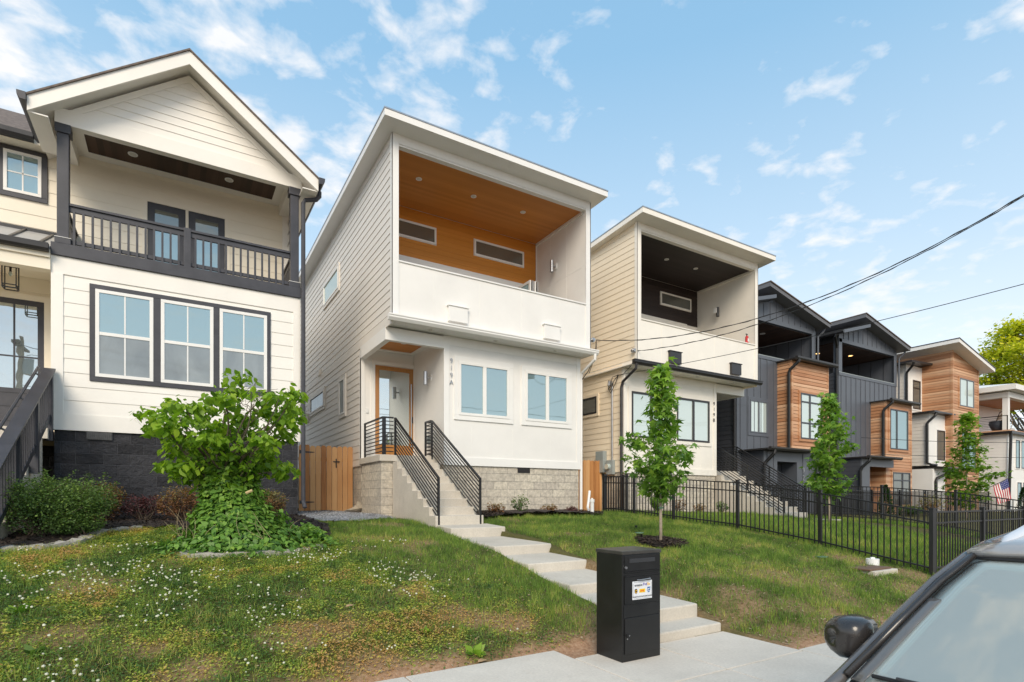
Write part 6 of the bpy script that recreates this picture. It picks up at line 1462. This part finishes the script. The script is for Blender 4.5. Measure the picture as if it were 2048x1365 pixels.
# windscreen: outer edge follows the pillar, bowed forward in the middle
pil = [(2.25, .93, .845), (2.55, .85, 1.065), (2.72, .80, 1.192), (2.88, .745, 1.293)]
def screen(t, s_):
    i = min(2, int(t * 3)); f = t * 3 - i; a, b = pil[i], pil[i + 1]
    x, w, z = (a[j] + (b[j] - a[j]) * f for j in range(3)); q = 1 - s_ * s_
    return Vector((x - .20 * q * (1 - .35 * t), CC + s_ * w, z + .02 * q))
def sheet(name, t0, t1, s0, s1, m, parent, off=0, nt_=14, ns=22):
    mb = MB()
    for i in range(nt_ + 1):
        for j in range(ns + 1):
            p = screen(t0 + (t1 - t0) * i / nt_, s0 + (s1 - s0) * j / ns); mb.v.append((p.x - off * .6, p.y, p.z + off * .8))
    for i in range(nt_):
        for j in range(ns): a = i * (ns + 1) + j; mb.f.append((a, a + 1, a + ns + 2, a + ns + 1))
    o = mb.build(name, m, parent, smooth=True); sd_ = o.modifiers.new('thick', 'SOLIDIFY'); sd_.thickness = .005; sd_.offset = -1; return o
WS = sheet('windscreen', 0, 1, -.965, .965, windm, CAR)
frit = plain('windscreen_border', (.13, .125, .12), .25, .1, 10, coat=.6)
sheet('border_band', .0, .52, .905, .963, frit, WS, .0035, 12, 3)
# header, roof
rf = MB(); prof = [(2.885, .752, 1.297), (3.05, .735, 1.338), (3.27, .715, 1.372), (3.7, .70, 1.415), (4.3, .69, 1.435), (4.9, .69, 1.40), (5.25, .68, 1.34), (5.45, .67, 1.22)]
ns = 14
for x, w, z in prof:
    for j in range(ns + 1): s_ = -1 + 2 * j / ns; q = 1 - s_ * s_; rf.v.append((x - (.13 * q if x < 3 else .10 * q if x < 3.2 else .06 * q if x < 3.5 else 0), CC + s_ * w, z + .035 * q))
for i in range(len(prof) - 1):
    for j in range(ns): a = i * (ns + 1) + j; rf.f.append((a, a + 1, a + ns + 2, a + ns + 1))
RFo = rf.build('roof', paint, CAR, smooth=True); sd_ = RFo.modifiers.new('thick', 'SOLIDIFY'); sd_.thickness = .03; sd_.offset = -1
sheet('header_seal', .985, 1.012, -.96, .96, rubber, WS, .004, 2, 22)
# pillars, side glass
for sg in (-1, 1):
    A_ = [(x + .025, CC + sg * (w + .018), z + .002) for x, w, z in pil] + [(x + .02, CC + sg * (w + .014), z) for x, w, z in prof[1:]]
    MB().tube([(2.06, CC + sg * .925, .80)] + A_, .026, 8).build('pillar', plain('dark_pillar_paint', (.13, .122, .12), .25, .05, 2, metal=.2, coat=.6), CAR, smooth=True)
    MB().tube([(x - .006, CC + sg * (w - .012), z + .014) for x, w, z in pil] + [(x - .01, CC + sg * (w - .004), z + .016) for x, w, z in prof[1:4]], .016, 6).build('pillar_trim', blackgloss, CAR, smooth=True)
    g = MB(); top = [(x + .06, w - .0, z - .02) for x, w, z in pil[1:]] + [(x, w + .0, z - .02) for x, w, z in prof[1:7]]
    for x, w, z in top: g.v += [(x, CC + sg * (w + .01), z), (x, CC + sg * .905, .90)]
    for i in range(len(top) - 1): g.f.append((2 * i, 2 * i + 1, 2 * i + 3, 2 * i + 2))
    g.build('side_window', M['glassdim'], CAR)
    rl_ = MB().tube([(2.95, CC + sg * .665, 1.325), (3.04, CC + sg * .665, 1.365), (3.3, CC + sg * .655, 1.418), (4.2, CC + sg * .64, 1.485), (5.0, CC + sg * .635, 1.435)], [.012, .028, .03, .028, .014], 10); rl_.build('roof_rail', plain('satin_silver', (.72, .72, .74), .3, .03, 4, metal=.3), CAR, smooth=True)
    # mirror: a rounded shell, flat behind
    c = Vector((2.50, CC + sg * 1.045, .940)); mb = MB(); N1, N2 = 10, 20
    for i in range(N1 + 1):
        t = i / N1 * math.pi / 2
        for j in range(N2):
            a_ = 2 * math.pi * j / N2; e = lambda v, p_: math.copysign(abs(v) ** p_, v)
            yy = e(math.cos(a_), .5) * .100; zz_ = e(math.sin(a_), .58) * .092
            if sg * yy > 0: zz_ *= 1 - .42 * (abs(yy) / .100) ** 1.6
            mb.v.append((c.x - .10 * math.cos(t) ** .9 + (.035 * abs(yy) / .100 if sg * yy > 0 else 0), c.y + yy * math.sin(t) ** .5, c.z + zz_ * math.sin(t) ** .5 + .012))
    for i in range(N1):
        for j in range(N2): a_, b_ = i * N2 + j, i * N2 + (j + 1) % N2; mb.f.append((a_, b_, b_ + N2, a_ + N2))
    base = len(mb.v)
    for j in range(N2): v_ = mb.v[N1 * N2 + j]; mb.v.append((v_[0] + .055, c.y + (v_[1] - c.y) * .97, c.z + (v_[2] - c.z) * .97))
    for j in range(N2): a_, b_ = N1 * N2 + j, N1 * N2 + (j + 1) % N2; mb.f.append((a_, b_, b_ - N1 * N2 + base, a_ - N1 * N2 + base))
    mb.f.append(tuple(base + j for j in range(N2)))
    MI = mb.build('wing_mirror', blackgloss, CAR, smooth=True)
    MB().tube([(2.53, CC + sg * .90, .885), (2.51, CC + sg * 1.0, .90)], [.035, .045], 10).build('mirror_arm', rubber, MI, smooth=True)
    gq = MB(); gq.box(c.x + .056, c.x + .060, c.y - .09, c.y + .09, c.z - .05, c.z + .075); gq.build('mirror_glass', M['glass'], MI)
    # lamps, handles
    hl = MB(); hl.tube([(1.06, CC + sg * .60, .55), (1.14, CC + sg * .72, .56), (1.34, CC + sg * .83, .60)], [.05, .07, .03], 10); hl.build('headlight', M['glasspale'], CAR, smooth=True)
    for xx in (3.35, 4.35): MB().tube([(xx, CC + sg * .955, .76), (xx + .02, CC + sg * .985, .77), (xx + .16, CC + sg * .985, .77), (xx + .18, CC + sg * .955, .77)], .012, 8).build('door_handle', paint, CAR)
    for xx in (1.85, 4.75):
        wmb = MB(); R0 = .345; yy0 = CC + sg * .965
        prof_w = [(.74, R0 * .72), (.74, R0 * .93), (.76, R0), (.93, R0), (.95, R0 * .93), (.95, R0 * .74)]
        nn = 28
        for (yy, r_) in prof_w: wmb.v += [(xx + r_ * math.cos(2 * math.pi * k / nn), CC + sg * (yy + .02), ZR + R0 + r_ * math.sin(2 * math.pi * k / nn)) for k in range(nn)]
        for i in range(len(prof_w) - 1):
            for k in range(nn): a_, b_ = i * nn + k, i * nn + (k + 1) % nn; wmb.f.append((a_, b_, b_ + nn, a_ + nn))
        wo = wmb.build('tyre', rubber, CAR, smooth=True)
        rm = MB(); rm.tube([(xx, CC + sg * .80, ZR + R0), (xx, CC + sg * .945, ZR + R0)], [R0 * .74, R0 * .66], 24)
        for k in range(5): a_ = 2 * math.pi * k / 5; rm.bar((xx, CC + sg * .955, ZR + R0), (xx + R0 * .66 * math.cos(a_), CC + sg * .95, ZR + R0 + R0 * .66 * math.sin(a_)), .05, .03, (0, 1, 0))
        rm.build('rim', M['silver'], wo)
# cabin seen dimly through the windscreen
trimc = plain('cabin_trim', (.30, .31, .30), .7, .1, 5); seatc = plain('seat_cloth', (.36, .37, .35), .8, .15, 8)
MB().prism([(2.20, .86), (2.72, .955), (2.86, .90), (2.88, .55), (2.20, .55)], 'y', CC - .80, CC + .80).build('dashboard', trimc, CAR, bevel=.03) if False else None
ds = MB()
for i in range(13):
    s_ = -1 + 2 * i / 12; q_ = 1 - s_ * s_; ds.v += [(2.36 - .18 * q_, CC + s_ * .84, .86), (2.66, CC + s_ * .82, .925), (2.80, CC + s_ * .82, .87), (2.80, CC + s_ * .82, .5)]
for i in range(12):
    for k in range(3): a_ = i * 4 + k; ds.f.append((a_, a_ + 4, a_ + 5, a_ + 1))
ds.build('dashboard', trimc, CAR, smooth=True)
for sg in (-1, 1):
    st_ = MB().tube([(3.42, CC + sg * .38, .45), (3.50, CC + sg * .38, .75), (3.60, CC + sg * .38, 1.02)], [.22, .24, .17], 14); so2 = st_.build('seat', seatc, CAR, smooth=True)
    MB().tube([(3.60, CC + sg * .38, 1.08), (3.62, CC + sg * .38, 1.24)], [.12, .11], 12).build('headrest', seatc, so2, smooth=True)
MB().tube([(2.95, CC - .38 + .19 * math.cos(a_), .93 + .18 * math.sin(a_)) for a_ in [k * math.pi / 12 for k in range(25)]], .015, 8).build('steering_wheel', rubber, CAR)
MB().box(2.83, 2.85, CC - .11, CC + .11, 1.19, 1.25).build('inner_mirror', rubber, CAR, bevel=.01)
MB().box(3.0, 5.2, CC - .62, CC + .62, 1.30, 1.31).build('headliner', seatc, CAR)
# cowl and wipers
cw = MB()
for i in range(23):
    s_ = -1 + 2 * i / 22; p = screen(0, s_ * .97); cw.v += [(p.x + .02, p.y, p.z + .004), (p.x - .10, p.y, p.z - .055)]
for i in range(22): cw.f.append((2 * i, 2 * i + 1, 2 * i + 3, 2 * i + 2))
cw.build('cowl', rubber, CAR)
wp = MB(); a0 = screen(.03, .88); b0 = screen(.10, .05)
pts = [screen(.03 + .07 * k / 8, .88 - .83 * k / 8) + Vector((-.012, 0, .018)) for k in range(9)]
wp.tube(pts, .008, 6); WPo = wp.build('wiper', rubber, CAR)
MB().tube([p + Vector((-.012, 0, .014)) for p in pts[1:]], .006, 6).build('wiper_arm', blackgloss, WPo)
MB().tube([(1.03, CC - .35, .02), (1.0, CC, .02), (1.03, CC + .35, .02)], .03, 6).build('lower_grille', rubber, CAR)
# ------------------------------------------------------------------ camera, light, sky
cam = bpy.data.cameras.new('camera'); co = bpy.data.objects.new('camera', cam); COL.objects.link(co)
cam.sensor_fit = 'HORIZONTAL'; cam.sensor_width = 36; cam.lens = FPX / 2048 * 36
co.location = (0, 0, EYE); co.rotation_euler = (R(90), 0, -YAW)
cam.shift_x = 0; cam.shift_y = (HZ - 682.5) / 2048
cam.clip_start = .05; cam.clip_end = 3000
SC.camera = co
SUN_EL, SUN_AZ = 36, 214          # azimuth the light comes from, degrees clockwise from +Y
sun = bpy.data.lights.new('sun', 'SUN'); so_ = bpy.data.objects.new('sun', sun); COL.objects.link(so_)
sun.energy = 1.65; sun.angle = R(30); sun.color = (1, .86, .68)
az, el = R(SUN_AZ), R(SUN_EL)
dirv = Vector((math.sin(az) * math.cos(el), math.cos(az) * math.cos(el), math.sin(el)))
so_.rotation_euler = dirv.to_track_quat('Z', 'Y').to_euler()
W_ = bpy.data.worlds.new('World'); SC.world = W_; W_.use_nodes = True
nt = W_.node_tree; bg = nt.nodes['Background']
sky = nd(nt, 'ShaderNodeTexSky', sky_type='NISHITA'); sky.sun_disc = False
sky.sun_elevation = R(SUN_EL); sky.sun_rotation = R(SUN_AZ); sky.air_density = 1.0; sky.dust_density = .6; sky.ozone_density = 1.2
tc = nd(nt, 'ShaderNodeTexCoord'); sp = nd(nt, 'ShaderNodeSeparateXYZ'); nt.links.new(tc.outputs['Generated'], sp.inputs[0])
zz = mth(nt, 'ADD', mth(nt, 'MAXIMUM', sp.outputs[2], 0.0), .10)
cb = nd(nt, 'ShaderNodeCombineXYZ'); nt.links.new(mth(nt, 'DIVIDE', sp.outputs[0], zz), cb.inputs[0]); nt.links.new(mth(nt, 'DIVIDE', sp.outputs[1], zz), cb.inputs[1])
mp = nd(nt, 'ShaderNodeMapping'); mp.inputs['Location'].default_value = (11.5, 3.3, 0); mp.inputs['Scale'].default_value = (1, 1, 1); nt.links.new(cb.outputs[0], mp.inputs[0])
big = noise(nt, mp.outputs[0], 2.4, 3, .5)
sm = noise(nt, mp.outputs[0], 10.0, 9, .55, .2)
huge = noise(nt, mp.outputs[0], .75, 2, .5)
cl = mth(nt, 'ADD', mth(nt, 'ADD', mth(nt, 'MULTIPLY', big, .62), mth(nt, 'MULTIPLY', sm, .84)), mth(nt, 'MULTIPLY', mth(nt, 'SUBTRACT', huge, .5), .45))
cov = ramp(nt, cl, [(.745, (0, 0, 0)), (.82, (.32, .32, .32)), (.96, (1, 1, 1))])
grad = ramp(nt, sp.outputs[2], [(0, (.84, .85, .92)), (.18, (.70, .765, .81)), (.38, (.45, .61, .75)), (.62, (.24, .455, .67)), (1, (.15, .36, .60))])
g10 = mixc(nt, 1, grad, (6.9, 6.75, 6.55), 'MULTIPLY')
for l_ in list(nt.links):
    if l_.to_node.type == 'MIX' : l_.to_node.clamp_result = False
c1 = mixc(nt, .78, sky.outputs[0], g10)
shade = noise(nt, mp.outputs[0], 9, 5, .5)
ccol = mixc(nt, shade, (4.5, 4.6, 4.8), (5.4, 5.25, 5.1))
c2 = mixc(nt, mth(nt, 'MULTIPLY', mth(nt, 'MULTIPLY', cov, ramp(nt, sp.outputs[2], [(0, (.15, .15, .15)), (.16, (.5, .5, .5)), (.40, (1, 1, 1))])), .92), c1, ccol)
nt.links.new(c2, bg.inputs[0]); bg.inputs[1].default_value = .11
SC.view_settings.view_transform = 'Standard'; SC.view_settings.look = 'None'; SC.view_settings.exposure = .93; SC.view_settings.gamma = 1
SC.cycles.max_bounces = 8; SC.cycles.diffuse_bounces = 6; SC.cycles.glossy_bounces = 4; SC.cycles.transmission_bounces = 4; SC.cycles.transparent_max_bounces = 4
SC.cycles.use_denoising = True
